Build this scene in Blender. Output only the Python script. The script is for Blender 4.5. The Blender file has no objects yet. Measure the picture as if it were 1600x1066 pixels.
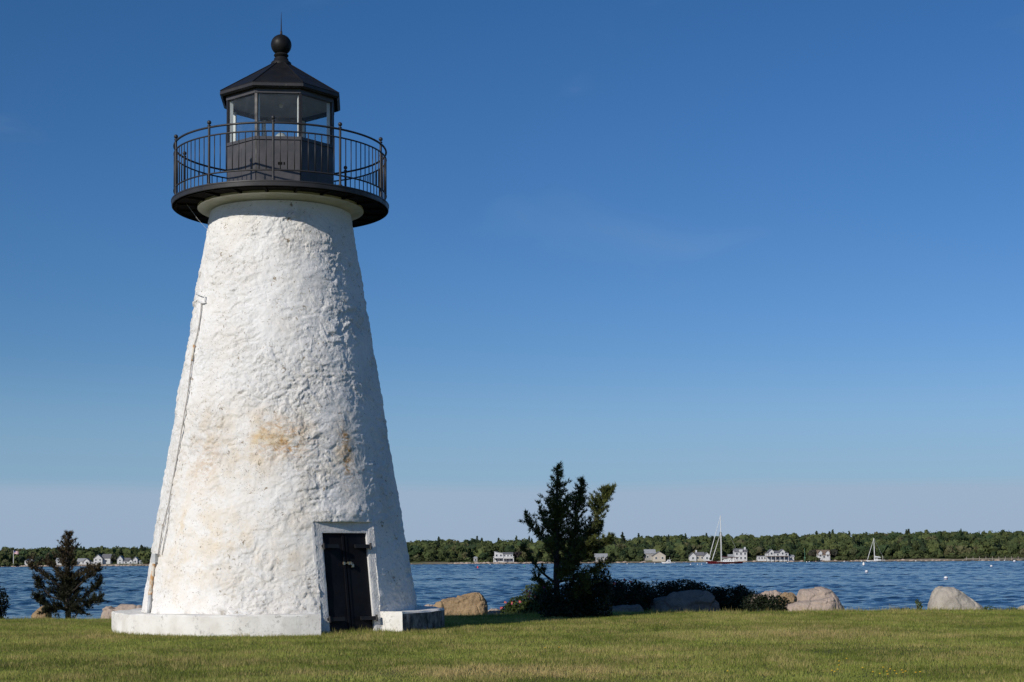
import bpy, math, random
import numpy as np
from mathutils import Matrix, Vector

random.seed(7)
RNG = np.random.default_rng(7)
S = bpy.context.scene
C = S.collection
PI = math.pi
R = math.radians

# ------------------------------------------------------------------ camera
FPX = 2500.0                      # focal length in photo pixels (photo 1600 px wide)
PITCH, ROLL = R(2.85), R(-0.36)
EYE = 1.38
SHIFT = 0.1341
cam_d = bpy.data.cameras.new('camera')
cam = bpy.data.objects.new('camera', cam_d)
C.objects.link(cam)
cam_d.sensor_width = 36.0
cam_d.lens = 36.0 * FPX / 1600.0
cam_d.shift_y = SHIFT
cam_d.clip_end = 20000
cam_d.clip_start = 0.1
CAMROT = Matrix.Rotation(PI / 2 + PITCH, 4, 'X') @ Matrix.Rotation(ROLL, 4, 'Z')
cam.matrix_world = Matrix.Translation((0, 0, EYE)) @ CAMROT
S.camera = cam

# ------------------------------------------------------------------ sky, sun, exposure
SUN_EL, SUN_AZ = R(27.0), R(40.0)          # the sun stands behind the camera, to its left
to_sun = Vector((-math.sin(SUN_AZ) * math.cos(SUN_EL), -math.cos(SUN_AZ) * math.cos(SUN_EL), math.sin(SUN_EL)))
W = bpy.data.worlds.new('World')
S.world = W
W.use_nodes = True
wt = W.node_tree
wt.nodes.clear()


def wn(kind, **kw):
    n = wt.nodes.new(kind)
    for k, v in kw.items():
        setattr(n, k, v)
    return n


w_out = wn('ShaderNodeOutputWorld')
w_bg = wn('ShaderNodeBackground')
w_sky = wn('ShaderNodeTexSky', sky_type='NISHITA', sun_disc=False)
w_sky.sun_elevation = SUN_EL
w_sky.sun_rotation = math.atan2(to_sun.x, to_sun.y)
w_sky.altitude = 0
w_sky.air_density = 1.0
w_sky.dust_density = 0.3
w_sky.ozone_density = 2.0
w_bg.inputs['Strength'].default_value = 0.11
w_hsv = wn('ShaderNodeHueSaturation')
w_hsv.inputs['Saturation'].default_value = 1.18
w_hsv.inputs['Value'].default_value = 1.0
# thin cloud: a pale bank low over the horizon and faint wisps higher up, all round
w_tc = wn('ShaderNodeTexCoord')
w_sep = wn('ShaderNodeSeparateXYZ')
w_map = wn('ShaderNodeMapping')
w_map.inputs['Scale'].default_value = (5, 5, 40)
w_no = wn('ShaderNodeTexNoise')
w_no.inputs['Scale'].default_value = 1.0
w_no.inputs['Detail'].default_value = 4
w_add = wn('ShaderNodeMath', operation='MULTIPLY_ADD')
w_add.inputs[1].default_value = 0.012
w_rmp = wn('ShaderNodeMapRange', interpolation_type='SMOOTHSTEP')
w_rmp.inputs['From Min'].default_value = 0.044
w_rmp.inputs['From Max'].default_value = 0.057
w_rmp.inputs['To Min'].default_value = 0.78
w_rmp.inputs['To Max'].default_value = 0.0
w_mix = wn('ShaderNodeMix', data_type='RGBA')
w_mix.inputs[7].default_value = (3.08, 3.98, 5.30, 1)
L = wt.links.new
L(w_tc.outputs['Generated'], w_sep.inputs[0])
L(w_tc.outputs['Generated'], w_map.inputs[0])
L(w_map.outputs[0], w_no.inputs['Vector'])
L(w_no.outputs[0], w_add.inputs[0])
L(w_sep.outputs[2], w_add.inputs[2])
L(w_add.outputs[0], w_rmp.inputs['Value'])
w_wm = wn('ShaderNodeMapping')
w_wm.inputs['Scale'].default_value = (3.0, 3.0, 9.0)
w_wm.inputs['Rotation'].default_value = (0.3, 0.5, 0.2)
w_wno = wn('ShaderNodeTexNoise')
w_wno.inputs['Scale'].default_value = 2.2
w_wno.inputs['Detail'].default_value = 6
w_wno.inputs['Distortion'].default_value = 0.6
w_wr = wn('ShaderNodeMapRange', interpolation_type='SMOOTHSTEP')
w_wr.inputs['From Min'].default_value = 0.58
w_wr.inputs['From Max'].default_value = 0.85
w_wr.inputs['To Max'].default_value = 0.10
L(w_tc.outputs['Generated'], w_wm.inputs[0])
L(w_wm.outputs[0], w_wno.inputs['Vector'])
L(w_wno.outputs[0], w_wr.inputs['Value'])
w_max = wn('ShaderNodeMath', operation='MAXIMUM')
L(w_rmp.outputs[0], w_max.inputs[0])
L(w_wr.outputs[0], w_max.inputs[1])
L(w_sky.outputs[0], w_hsv.inputs['Color'])
# deeper, clearer blue: a power and a gain on each channel of the sky model
w_sc = wn('ShaderNodeSeparateColor')
w_cc = wn('ShaderNodeCombineColor')
L(w_hsv.outputs[0], w_sc.inputs[0])
for ch, (gain, power) in enumerate(((0.440, 1.20), (0.517, 1.035), (0.765, 1.11))):
    m1 = wn('ShaderNodeMath', operation='MULTIPLY')
    m1.inputs[1].default_value = 0.11
    m2 = wn('ShaderNodeMath', operation='POWER')
    m2.inputs[1].default_value = power
    m3 = wn('ShaderNodeMath', operation='MULTIPLY')
    m3.inputs[1].default_value = gain / 0.11
    L(w_sc.outputs[ch], m1.inputs[0])
    L(m1.outputs[0], m2.inputs[0])
    L(m2.outputs[0], m3.inputs[0])
    L(m3.outputs[0], w_cc.inputs[ch])
w_hz = wn('ShaderNodeMapRange', interpolation_type='SMOOTHSTEP')      # pale blue air towards the horizon
w_hz.inputs['From Min'].default_value = 0.03
w_hz.inputs['From Max'].default_value = 0.135
w_hz.inputs['To Min'].default_value = 0.62
w_hz.inputs['To Max'].default_value = 0.0
L(w_sep.outputs[2], w_hz.inputs['Value'])
w_mh = wn('ShaderNodeMix', data_type='RGBA')
w_mh.inputs[7].default_value = (2.25, 3.80, 5.70, 1)
L(w_hz.outputs[0], w_mh.inputs[0])
L(w_cc.outputs[0], w_mh.inputs[6])
L(w_mh.outputs[2], w_mix.inputs[6])
L(w_max.outputs[0], w_mix.inputs[0])
L(w_mix.outputs[2], w_bg.inputs['Color'])
L(w_bg.outputs[0], w_out.inputs['Surface'])

sun_d = bpy.data.lights.new('sun', 'SUN')
sun_d.energy = 3.7
sun_d.angle = R(0.55)
sun_d.color = (1.0, 0.94, 0.85)
sun = bpy.data.objects.new('sun', sun_d)
C.objects.link(sun)
sun.rotation_euler = to_sun.to_track_quat('Z', 'Y').to_euler()
sun.location = (-20, -25, 30)

S.view_settings.view_transform = 'Standard'
S.view_settings.look = 'None'
S.view_settings.exposure = 0.0
S.view_settings.gamma = 1.0
S.view_settings.use_curve_mapping = False
S.render.engine = 'CYCLES'
S.cycles.max_bounces = 6
S.cycles.transparent_max_bounces = 12


# ------------------------------------------------------------------ helpers
def P(px, py, Y):
    """World point at distance Y (along +Y) seen at photo pixel (px, py)."""
    v = Vector(((px - 800) / FPX, (533 - py) / FPX + SHIFT * 1600 / FPX, -1.0))
    d = CAMROT.to_3x3() @ v
    return Vector((d.x / d.y * Y, Y, EYE + d.z / d.y * Y))


def fade(t):
    return t * t * t * (t * (t * 6 - 15) + 10)


_perm = RNG.permutation(512)
_grad = RNG.normal(size=(512, 3))
_grad /= np.linalg.norm(_grad, axis=1)[:, None]


def pn(p, seed=0):
    """Perlin noise of an (N,3) array, about -0.7..0.7."""
    p = np.asarray(p, dtype=np.float64) + seed * 17.31
    i = np.floor(p).astype(np.int64)
    f = p - i
    u = fade(f)
    out = 0
    for dx in (0, 1):
        for dy in (0, 1):
            for dz in (0, 1):
                h = _perm[(_perm[(_perm[(i[:, 0] + dx) & 511] + i[:, 1] + dy) & 511] + i[:, 2] + dz) & 511]
                g = _grad[h]
                dd = (f[:, 0] - dx) * g[:, 0] + (f[:, 1] - dy) * g[:, 1] + (f[:, 2] - dz) * g[:, 2]
                w = (u[:, 0] if dx else 1 - u[:, 0]) * (u[:, 1] if dy else 1 - u[:, 1]) * (u[:, 2] if dz else 1 - u[:, 2])
                out = out + w * dd
    return out


def fbm(p, octs=4, seed=0, gain=0.5):
    a, s, fr = 1.0, 0, 1.0
    p = np.asarray(p, dtype=np.float64)
    for k in range(octs):
        s = s + a * pn(p * fr, seed + k)
        a *= gain
        fr *= 2.03
    return s


def sstep(a, b, x):
    t = np.clip((x - a) / (b - a), 0, 1)
    return t * t * (3 - 2 * t)


def worley(p, seed=0):
    """Nearest and second nearest cell distance, and a random value of the nearest cell."""
    p = np.asarray(p, dtype=np.float64) + seed * 7.77
    i = np.floor(p).astype(np.int64)
    b1 = np.full(len(p), 9.0)
    b2 = np.full(len(p), 9.0)
    cid = np.zeros(len(p))
    rnd = np.random.default_rng(1234 + seed).random((512, 4))
    for dx in (-1, 0, 1):
        for dy in (-1, 0, 1):
            for dz in (-1, 0, 1):
                c = i + np.array([dx, dy, dz])
                h = _perm[(_perm[(_perm[c[:, 0] & 511] + c[:, 1]) & 511] + c[:, 2]) & 511]
                d = np.sqrt(((c + rnd[h, :3] - p) ** 2).sum(1))
                near = d < b1
                b2 = np.where(near, b1, np.minimum(b2, d))
                cid = np.where(near, rnd[h, 3], cid)
                b1 = np.where(near, d, b1)
    return b1, b2, cid


class MB:
    """Collects simple solids; build() links them as one mesh object."""

    def __init__(self):
        self.v, self.f, self.mi = [], [], []

    def add(self, v, f, mi=0):
        n = len(self.v)
        self.v += [tuple(q) for q in v]
        for q in f:
            self.f.append([i + n for i in q])
            self.mi.append(mi)
        return self

    def box(self, c, s, rz=0.0, mi=0, rx=0.0):
        m = Matrix.Translation(c) @ Matrix.Rotation(rz, 4, 'Z') @ Matrix.Rotation(rx, 4, 'X')
        v = [m @ Vector((sx * s[0] / 2, sy * s[1] / 2, sz * s[2] / 2)) for sz in (-1, 1) for sy in (-1, 1) for sx in (-1, 1)]
        return self.add(v, [(0, 2, 3, 1), (4, 5, 7, 6), (0, 1, 5, 4), (2, 6, 7, 3), (0, 4, 6, 2), (1, 3, 7, 5)], mi)

    def tube(self, pts, rad, n=6, mi=0, closed=False):
        pts = [Vector(p) for p in pts]
        if not isinstance(rad, (list, tuple)):
            rad = [rad] * len(pts)
        v, f = [], []
        k = len(pts)
        for i, p in enumerate(pts):
            if closed:
                t = pts[(i + 1) % k] - pts[i - 1]
            else:
                t = pts[min(i + 1, k - 1)] - pts[max(i - 1, 0)]
            t.normalize()
            a = Vector((0, 0, 1)) if abs(t.z) < 0.9 else Vector((1, 0, 0))
            x = t.cross(a).normalized()
            y = t.cross(x)
            for j in range(n):
                an = 2 * PI * j / n
                v.append(p + (x * math.cos(an) + y * math.sin(an)) * rad[i])
        for i in range(k if closed else k - 1):
            b, c = i * n, ((i + 1) % k) * n
            for j in range(n):
                j2 = (j + 1) % n
                f.append((b + j, b + j2, c + j2, c + j))
        if not closed:
            f.append(tuple(range(n - 1, -1, -1)))
            f.append(tuple(range((k - 1) * n, k * n)))
        return self.add(v, f, mi)

    def lathe(self, prof, n=48, c=(0, 0), a0=0.0, mi=0):
        v, f = [], []
        for (r, z) in prof:
            for j in range(n):
                an = a0 + 2 * PI * j / n
                v.append((c[0] + r * math.sin(an), c[1] - r * math.cos(an), z))
        for i in range(len(prof) - 1):
            for j in range(n):
                j2 = (j + 1) % n
                f.append((i * n + j, i * n + j2, (i + 1) * n + j2, (i + 1) * n + j))
        return self.add(v, f, mi)

    def prism(self, poly, z0, z1, mi=0):
        n = len(poly)
        v = [(x, y, z0) for x, y in poly] + [(x, y, z1) for x, y in poly]
        f = [tuple(range(n - 1, -1, -1)), tuple(range(n, 2 * n))]
        for j in range(n):
            j2 = (j + 1) % n
            f.append((j, j2, n + j2, n + j))
        return self.add(v, f, mi)

    def build(self, name, mats, parent=None, smooth=False, sharp=None):
        me = bpy.data.meshes.new(name)
        me.from_pydata(self.v, [], self.f)
        if not isinstance(mats, (list, tuple)):
            mats = [mats]
        for m in mats:
            me.materials.append(m)
        if any(self.mi):
            me.polygons.foreach_set('material_index', self.mi)
        if smooth:
            me.polygons.foreach_set('use_smooth', [True] * len(me.polygons))
            if sharp:
                me.set_sharp_from_angle(angle=R(sharp))
        me.update()
        return link(name, me, parent)


def link(name, me, parent=None):
    o = bpy.data.objects.new(name, me)
    C.objects.link(o)
    if parent:
        o.parent = parent
    return o


def np_mesh(name, V, F, mat, parent=None, smooth=False, attrs=None):
    """Mesh object from numpy arrays (F is (M,3) or (M,4))."""
    V = np.ascontiguousarray(V, dtype=np.float32)
    F = np.ascontiguousarray(F, dtype=np.int32)
    me = bpy.data.meshes.new(name)
    me.vertices.add(len(V))
    me.vertices.foreach_set('co', V.ravel())
    k = F.shape[1]
    me.loops.add(F.size)
    me.loops.foreach_set('vertex_index', F.ravel())
    me.polygons.add(len(F))
    me.polygons.foreach_set('loop_start', np.arange(0, F.size, k, dtype=np.int32))
    me.polygons.foreach_set('use_smooth', np.full(len(F), smooth, dtype=bool))
    for an, av in (attrs or {}).items():
        av = np.asarray(av, dtype=np.float32)
        if av.ndim == 1:
            at = me.attributes.new(an, 'FLOAT', 'POINT')
            at.data.foreach_set('value', av)
        else:
            at = me.attributes.new(an, 'FLOAT_COLOR', 'POINT')
            if av.shape[1] == 3:
                av = np.hstack([av, np.ones((len(av), 1), dtype=np.float32)])
            at.data.foreach_set('color', np.ascontiguousarray(av, dtype=np.float32).ravel())
    me.materials.append(mat)
    me.update(calc_edges=True)
    me.validate()
    return link(name, me, parent)


def empty(name, loc=(0, 0, 0), rz=0.0):
    o = bpy.data.objects.new(name, None)
    C.objects.link(o)
    o.location = loc
    o.rotation_euler = (0, 0, rz)
    return o


def tag(o, label, cat, group=None):
    o['label'] = label
    o['category'] = cat
    if group:
        o['group'] = group
    return o


def kind(o, k):
    o['kind'] = k
    return o


def copy_tree(o, parent=None):
    c = o.copy()
    C.objects.link(c)
    if parent:
        c.parent = parent
    for ch in list(o.children):
        copy_tree(ch, c)
    return c


def inst(o, parent, loc=None, rz=None, name=None):
    """Another copy of a one-mesh part."""
    c = o.copy()
    C.objects.link(c)
    c.parent = parent
    if loc is not None:
        c.location = loc
    if rz is not None:
        c.rotation_euler = (0, 0, rz)
    return c


# ------------------------------------------------------------------ materials
class Mat:
    def __init__(self, name):
        self.m = bpy.data.materials.new(name)
        self.m.use_nodes = True
        self.nt = self.m.node_tree
        self.b = self.nt.nodes['Principled BSDF']
        self.out = self.nt.nodes['Material Output']
        self._tc = None

    def n(self, t, **kw):
        n = self.nt.nodes.new(t)
        for k, v in kw.items():
            if k.startswith('i_'):
                n.inputs[k[2:].replace('_', ' ')].default_value = v
            else:
                setattr(n, k, v)
        return n

    def l(self, a, b):
        self.nt.links.new(a, b)

    def co(self, scale=None, world=False):
        if world:
            g = self.n('ShaderNodeNewGeometry')
            src = g.outputs['Position']
        else:
            if self._tc is None:
                self._tc = self.n('ShaderNodeTexCoord')
            src = self._tc.outputs['Object']
        if scale:
            mp = self.n('ShaderNodeMapping')
            mp.inputs['Scale'].default_value = scale
            self.l(src, mp.inputs[0])
            return mp.outputs[0]
        return src

    def noise(self, scale, detail=4, rough=0.55, dist=0.0, vec=None, w=None):
        t = self.n('ShaderNodeTexNoise')
        t.inputs['Scale'].default_value = scale
        t.inputs['Detail'].default_value = detail
        t.inputs['Roughness'].default_value = rough
        t.inputs['Distortion'].default_value = dist
        self.l(vec if vec is not None else self.co(), t.inputs['Vector'])
        return t.outputs[0]

    def ramp(self, src, a, b, lo=0.0, hi=1.0):
        r = self.n('ShaderNodeMapRange', interpolation_type='SMOOTHSTEP')
        r.inputs['From Min'].default_value = a
        r.inputs['From Max'].default_value = b
        r.inputs['To Min'].default_value = lo
        r.inputs['To Max'].default_value = hi
        self.l(src, r.inputs['Value'])
        return r.outputs[0]

    def mix(self, fac, a, b, blend='MIX'):
        x = self.n('ShaderNodeMix', data_type='RGBA', blend_type=blend)
        for k, v in ((0, fac), (6, a), (7, b)):
            if isinstance(v, (int, float)):
                x.inputs[k].default_value = v
            elif isinstance(v, tuple):
                x.inputs[k].default_value = v if len(v) == 4 else (*v, 1)
            else:
                self.l(v, x.inputs[k])
        return x.outputs[2]

    def math(self, op, a, b=0.0):
        x = self.n('ShaderNodeMath', operation=op)
        for k, v in ((0, a), (1, b)):
            if isinstance(v, (int, float)):
                x.inputs[k].default_value = v
            else:
                self.l(v, x.inputs[k])
        return x.outputs[0]

    def attr(self, name, col=True):
        a = self.n('ShaderNodeAttribute', attribute_name=name)
        return a.outputs['Color'] if col else a.outputs['Fac']

    def color(self, v):
        if isinstance(v, tuple):
            self.b.inputs['Base Color'].default_value = (*v[:3], 1)
        else:
            self.l(v, self.b.inputs['Base Color'])
        return self

    def rough(self, v):
        if isinstance(v, (int, float)):
            self.b.inputs['Roughness'].default_value = v
        else:
            self.l(v, self.b.inputs['Roughness'])
        return self

    def spec(self, v):
        self.b.inputs['Specular IOR Level'].default_value = v
        return self

    def bump(self, h, strength=0.5, dist=0.02):
        x = self.n('ShaderNodeBump')
        x.inputs['Strength'].default_value = strength
        x.inputs['Distance'].default_value = dist
        self.l(h, x.inputs['Height'])
        self.l(x.outputs[0], self.b.inputs['Normal'])
        return self


def pmat(name, c1, c2, scale=6.0, rough=0.6, bump=0.0, bscale=40.0, bdist=0.01, metallic=0.0, spec=0.5, lo=0.35, hi=0.7, world=False):
    m = Mat(name)
    vec = m.co(world=world)
    m.color(m.mix(m.ramp(m.noise(scale, vec=vec), lo, hi), c1, c2))
    m.rough(rough).spec(spec)
    m.b.inputs['Metallic'].default_value = metallic
    if bump:
        m.bump(m.noise(bscale, 5, vec=vec), bump, bdist)
    return m.m


def leaf_mat(name, trans=0.35, rough=0.55):
    """Leaves coloured by the mesh attribute col, a little light passing through."""
    m = Mat(name)
    c = m.attr('col')
    m.color(c).rough(rough).spec(0.25)
    t = m.n('ShaderNodeBsdfTranslucent')
    m.l(c, t.inputs['Color'])
    x = m.n('ShaderNodeMixShader')
    x.inputs[0].default_value = trans
    m.l(m.b.outputs[0], x.inputs[1])
    m.l(t.outputs[0], x.inputs[2])
    m.l(x.outputs[0], m.out.inputs['Surface'])
    return m.m


def make_wall_paint():
    m = Mat('white masonry paint over rubble stone')
    co = m.co()
    base = m.mix(m.ramp(m.noise(1.3, 5), 0.38, 0.68), (0.80, 0.79, 0.765), (0.74, 0.71, 0.66))
    base = m.mix(m.ramp(m.noise(11, 5, 0.7), 0.42, 0.70, 0, 0.55), base, (0.86, 0.855, 0.84))
    # cream weathering and ochre rust runs, from the attribute worked out on the mesh
    st = m.attr('stain', False)
    base = m.mix(m.math('MULTIPLY', st, m.ramp(m.noise(3.0, 5, 0.65), 0.38, 0.60, 0.15, 0.9)), base, (0.70, 0.55, 0.34))
    ru = m.attr('rust', False)
    base = m.mix(m.math('MULTIPLY', ru, m.ramp(m.noise(5.0, 9, 0.82, 0.8, vec=m.co((1, 1, 1.9))), 0.47, 0.545, 0, 1.0)), base, (0.47, 0.25, 0.075))
    # small flaked spots where grey stone shows
    ch = m.math('MULTIPLY', m.ramp(m.noise(9, 4, 0.65, 1.2), 0.615, 0.665), m.ramp(m.noise(2.1, 3), 0.40, 0.56))
    base = m.mix(ch, base, (0.30, 0.24, 0.17))
    cr = m.math('MULTIPLY', m.ramp(m.noise(17, 4, 0.65, 2.0), 0.62, 0.66), m.ramp(m.noise(1.7, 3), 0.38, 0.52))
    base = m.mix(cr, base, (0.22, 0.19, 0.15))
    # soil splash near the foot
    ft = m.attr('foot', False)
    base = m.mix(m.math('MULTIPLY', ft, m.ramp(m.noise(7, 6, 0.7), 0.45, 0.66)), base, (0.30, 0.26, 0.20))
    m.color(base).rough(0.82).spec(0.25)
    h = m.math('ADD', m.noise(26, 6, 0.68, 0.6), m.math('MULTIPLY', m.noise(80, 4, 0.6), 0.35))
    x = m.n('ShaderNodeBump')
    x.inputs['Distance'].default_value = 0.035
    m.l(h, x.inputs['Height'])
    m.l(m.attr('roughness_amount', False), x.inputs['Strength'])
    m.l(x.outputs[0], m.b.inputs['Normal'])
    return m.m


def make_concrete(name, dark):
    m = Mat(name)
    base = m.mix(m.ramp(m.noise(2.5, 5), 0.35, 0.7), (0.80, 0.78, 0.73), (0.68, 0.65, 0.59))
    sp = m.ramp(m.noise(13, 7, 0.78, 0.6), 0.51, 0.64, 0, 0.9)
    lo = m.ramp(m.noise(1.6, 3), 0.40, 0.62, 0.1, 1.0)
    base = m.mix(m.math('MULTIPLY', sp, lo), base, (0.24, 0.23, 0.21))
    if dark:      # black lichen on the weather side
        li = m.ramp(m.noise(5.5, 10, 0.78, vec=m.co((1, 1, 0.6))), 0.36, 0.66, 1.0, 0.15)
        base = m.mix(li, m.mix(0.8, base, (0.20, 0.19, 0.18)), (0.022, 0.021, 0.020))
    m.color(base).rough(0.88).spec(0.2)
    m.bump(m.noise(34, 6, 0.7), 0.5, 0.02)
    return m.m


def make_black(name, c=0.045, rough=0.42, wear=(0.12, 0.10, 0.085), spec=0.35):
    m = Mat(name)
    a = m.mix(m.ramp(m.noise(3, 4), 0.3, 0.7), (c, c * 0.97, c * 1.03), (c * 0.7, c * 0.69, c * 0.74))
    a = m.mix(m.ramp(m.noise(14, 6, 0.7), 0.62, 0.72, 0, 0.6), a, wear)
    m.color(a).rough(m.ramp(m.noise(5, 4), 0.3, 0.7, rough - 0.08, rough + 0.15)).spec(spec)
    m.bump(m.noise(60, 3), 0.12, 0.004)
    return m.m


def make_door_paint():
    m = Mat('black door paint')
    a = m.mix(m.ramp(m.noise(2.2, 4), 0.4, 0.65), (0.0045, 0.005, 0.007), (0.008, 0.0085, 0.011))
    m.color(a).rough(m.ramp(m.noise(2.0, 3), 0.4, 0.62, 0.5, 0.7)).spec(0.15)
    m.bump(m.noise(30, 4), 0.12, 0.004)
    return m.m


def make_glass():
    m = Mat('lantern glass')
    tr = m.n('ShaderNodeBsdfTransparent')
    tr.inputs['Color'].default_value = (0.93, 0.95, 0.95, 1)
    gl = m.n('ShaderNodeBsdfGlossy')
    gl.inputs['Roughness'].default_value = 0.03
    fr = m.n('ShaderNodeFresnel')
    g = m.n('ShaderNodeNewGeometry')
    m.l(m.ramp(g.outputs['Backfacing'], 0.0, 1.0, 1.5, 1 / 1.5), fr.inputs['IOR'])
    x = m.n('ShaderNodeMixShader')
    m.l(m.ramp(fr.outputs[0], 0.0, 1.0, 0.01, 1.0), x.inputs[0])
    m.l(tr.outputs[0], x.inputs[1])
    m.l(gl.outputs[0], x.inputs[2])
    # a film of salt on the panes
    df = m.n('ShaderNodeBsdfDiffuse')
    df.inputs['Color'].default_value = (0.5, 0.53, 0.55, 1)
    y = m.n('ShaderNodeMixShader')
    m.l(m.ramp(m.noise(3.5, 5, 0.6), 0.4, 0.9, 0.01, 0.05), y.inputs[0])
    m.l(x.outputs[0], y.inputs[1])
    m.l(df.outputs[0], y.inputs[2])
    m.l(y.outputs[0], m.out.inputs['Surface'])
    return m.m


def make_water():
    m = Mat('sea water with short wind waves')
    co = m.co(world=True)

    def mp(s):
        k = m.n('ShaderNodeMapping')
        k.inputs['Scale'].default_value = s
        m.l(co, k.inputs[0])
        return k.outputs[0]
    gust = m.noise(1.0, 4, 0.6, vec=mp((0.008, 0.022, 1)))
    m.color(m.mix(m.ramp(gust, 0.35, 0.65), (0.002, 0.019, 0.048), (0.004, 0.025, 0.060)))
    m.rough(0.10)
    m.b.inputs['IOR'].default_value = 1.18
    m.spec(0.35)

    def height(off):
        """Wave height at the point moved by off (metres)."""
        mv = m.n('ShaderNodeVectorMath', operation='ADD')
        mv.inputs[1].default_value = off
        m.l(co, mv.inputs[0])
        tot = None
        for (sx, sy, amp, det) in ((1.1, 0.7, 0.16, 3), (0.45, 0.28, 0.22, 2)):
            k = m.n('ShaderNodeMapping')
            k.inputs['Scale'].default_value = (sx, sy, 1)
            k.inputs['Rotation'].default_value = (0, 0, 0.35)
            m.l(mv.outputs[0], k.inputs[0])
            h_ = m.math('MULTIPLY', m.noise(1.0, det, 0.55, 0.35, vec=k.outputs[0]), amp)
            tot = h_ if tot is None else m.math('ADD', tot, h_)
        return tot
    e = 0.12
    h0, hx, hy = height((0, 0, 0)), height((e, 0, 0)), height((0, e, 0))
    strength = m.ramp(gust, 0.3, 0.7, 0.55, 1.15)
    gx_ = m.math('MULTIPLY', m.math('MULTIPLY', m.math('SUBTRACT', h0, hx), 1 / e), strength)
    gy_ = m.math('MULTIPLY', m.math('MULTIPLY', m.math('SUBTRACT', h0, hy), 1 / e), strength)
    cv = m.n('ShaderNodeCombineXYZ')
    cv.inputs[2].default_value = 1.0
    m.l(gx_, cv.inputs[0])
    m.l(gy_, cv.inputs[1])
    nv = m.n('ShaderNodeVectorMath', operation='NORMALIZE')
    m.l(cv.outputs[0], nv.inputs[0])
    m.l(nv.outputs[0], m.b.inputs['Normal'])
    return m.m


def make_lawn():
    m = Mat('mown turf')
    co = m.co(world=True)
    a = m.mix(m.ramp(m.noise(0.35, 5, vec=co), 0.35, 0.65), (0.110, 0.130, 0.034), (0.17, 0.155, 0.06))
    a = m.mix(m.ramp(m.noise(25, 5, vec=co), 0.4, 0.7, 0, 0.6), a, (0.05, 0.05, 0.02))
    m.color(a).rough(0.9).spec(0.1)
    m.bump(m.noise(40, 5, vec=co), 0.7, 0.03)
    return m.m


def make_far_land():
    m = Mat('far shore of sand, marsh grass and leaf litter')
    g = m.n('ShaderNodeNewGeometry')
    sp = m.n('ShaderNodeSeparateXYZ')
    m.l(g.outputs['Position'], sp.inputs[0])
    k = m.n('ShaderNodeMapping')
    k.inputs['Scale'].default_value = (0.02, 0.05, 0.2)
    m.l(g.outputs['Position'], k.inputs[0])
    z = m.math('ADD', sp.outputs[2], m.ramp(m.noise(1.0, 4, vec=k.outputs[0]), 0.3, 0.7, -0.5, 0.5))
    sand = m.mix(m.noise(1.0, 4, vec=k.outputs[0]), (0.34, 0.27, 0.20), (0.24, 0.20, 0.15))
    sand = m.mix(m.ramp(z, -2.15, -1.95), (0.10, 0.085, 0.065), sand)
    gr = m.mix(m.ramp(m.noise(0.06, 4, vec=g.outputs['Position']), 0.4, 0.6), (0.085, 0.105, 0.035), (0.055, 0.08, 0.025))
    c = m.mix(m.ramp(z, -1.35, -0.95), sand, gr)
    c = m.mix(m.ramp(z, 0.4, 1.6), c, (0.03, 0.035, 0.016))
    m.color(c).rough(0.95).spec(0.1)
    return m.m


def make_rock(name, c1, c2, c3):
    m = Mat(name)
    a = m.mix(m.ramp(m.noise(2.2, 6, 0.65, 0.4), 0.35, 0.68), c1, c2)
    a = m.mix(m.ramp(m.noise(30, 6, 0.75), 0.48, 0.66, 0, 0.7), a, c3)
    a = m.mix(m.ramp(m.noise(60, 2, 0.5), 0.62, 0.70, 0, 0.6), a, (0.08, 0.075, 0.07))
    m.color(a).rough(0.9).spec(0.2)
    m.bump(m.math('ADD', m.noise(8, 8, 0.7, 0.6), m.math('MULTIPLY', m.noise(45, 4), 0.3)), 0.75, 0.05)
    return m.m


WALL = make_wall_paint()
CONC = make_concrete('white painted concrete', False)
CONC_D = make_concrete('white painted concrete under black lichen', True)
BLACK = make_black('black iron paint', 0.036, 0.45)
BLACK_P = make_black('black lantern panel paint', 0.084, 0.40, (0.09, 0.085, 0.085))
BLACK_R = make_black('black roof metal', 0.013, 0.5, (0.085, 0.08, 0.075), 0.2)
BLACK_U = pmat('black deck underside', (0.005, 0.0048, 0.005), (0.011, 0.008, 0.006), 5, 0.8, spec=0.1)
DOORP = make_door_paint()
GLASS = make_glass()
WHITEP = pmat('white trim paint', (0.78, 0.78, 0.76), (0.70, 0.69, 0.66), 8, 0.5, 0.15, 50)
PLAST = pmat('smooth cove plaster', (0.74, 0.72, 0.65), (0.64, 0.61, 0.52), 3.0, 0.85, 0.25, 22, 0.01)
INNER = pmat('grey lantern ceiling', (0.34, 0.35, 0.36), (0.28, 0.29, 0.30), 4, 0.7)
HINGE = make_black('black hinge iron', 0.014, 0.5, (0.03, 0.028, 0.026))
BRASS = pmat('worn brass', (0.45, 0.36, 0.2), (0.6, 0.55, 0.45), 30, 0.35, metallic=0.8)
GALV = pmat('galvanised grey', (0.50, 0.51, 0.51), (0.40, 0.41, 0.41), 14, 0.5, 0.1, 60)
RUSTP = pmat('rust streaked pipe', (0.66, 0.60, 0.50), (0.50, 0.27, 0.10), 6, 0.7, 0.3, 40, lo=0.42, hi=0.58)
CABLE = pmat('pale cable', (0.52, 0.50, 0.47), (0.40, 0.36, 0.32), 9, 0.7)
LENSM = pmat('grey beacon lens', (0.35, 0.37, 0.38), (0.5, 0.52, 0.53), 20, 0.2)
WATER = make_water()
LAWN = make_lawn()
FARL = make_far_land()
LEAF = leaf_mat('leaves', 0.30)
NEEDLE = leaf_mat('cedar sprays', 0.12, 0.6)
GRASS = leaf_mat('grass blades', 0.40, 0.6)
CROWN = leaf_mat('far crowns', 0.0, 0.85)
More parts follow.
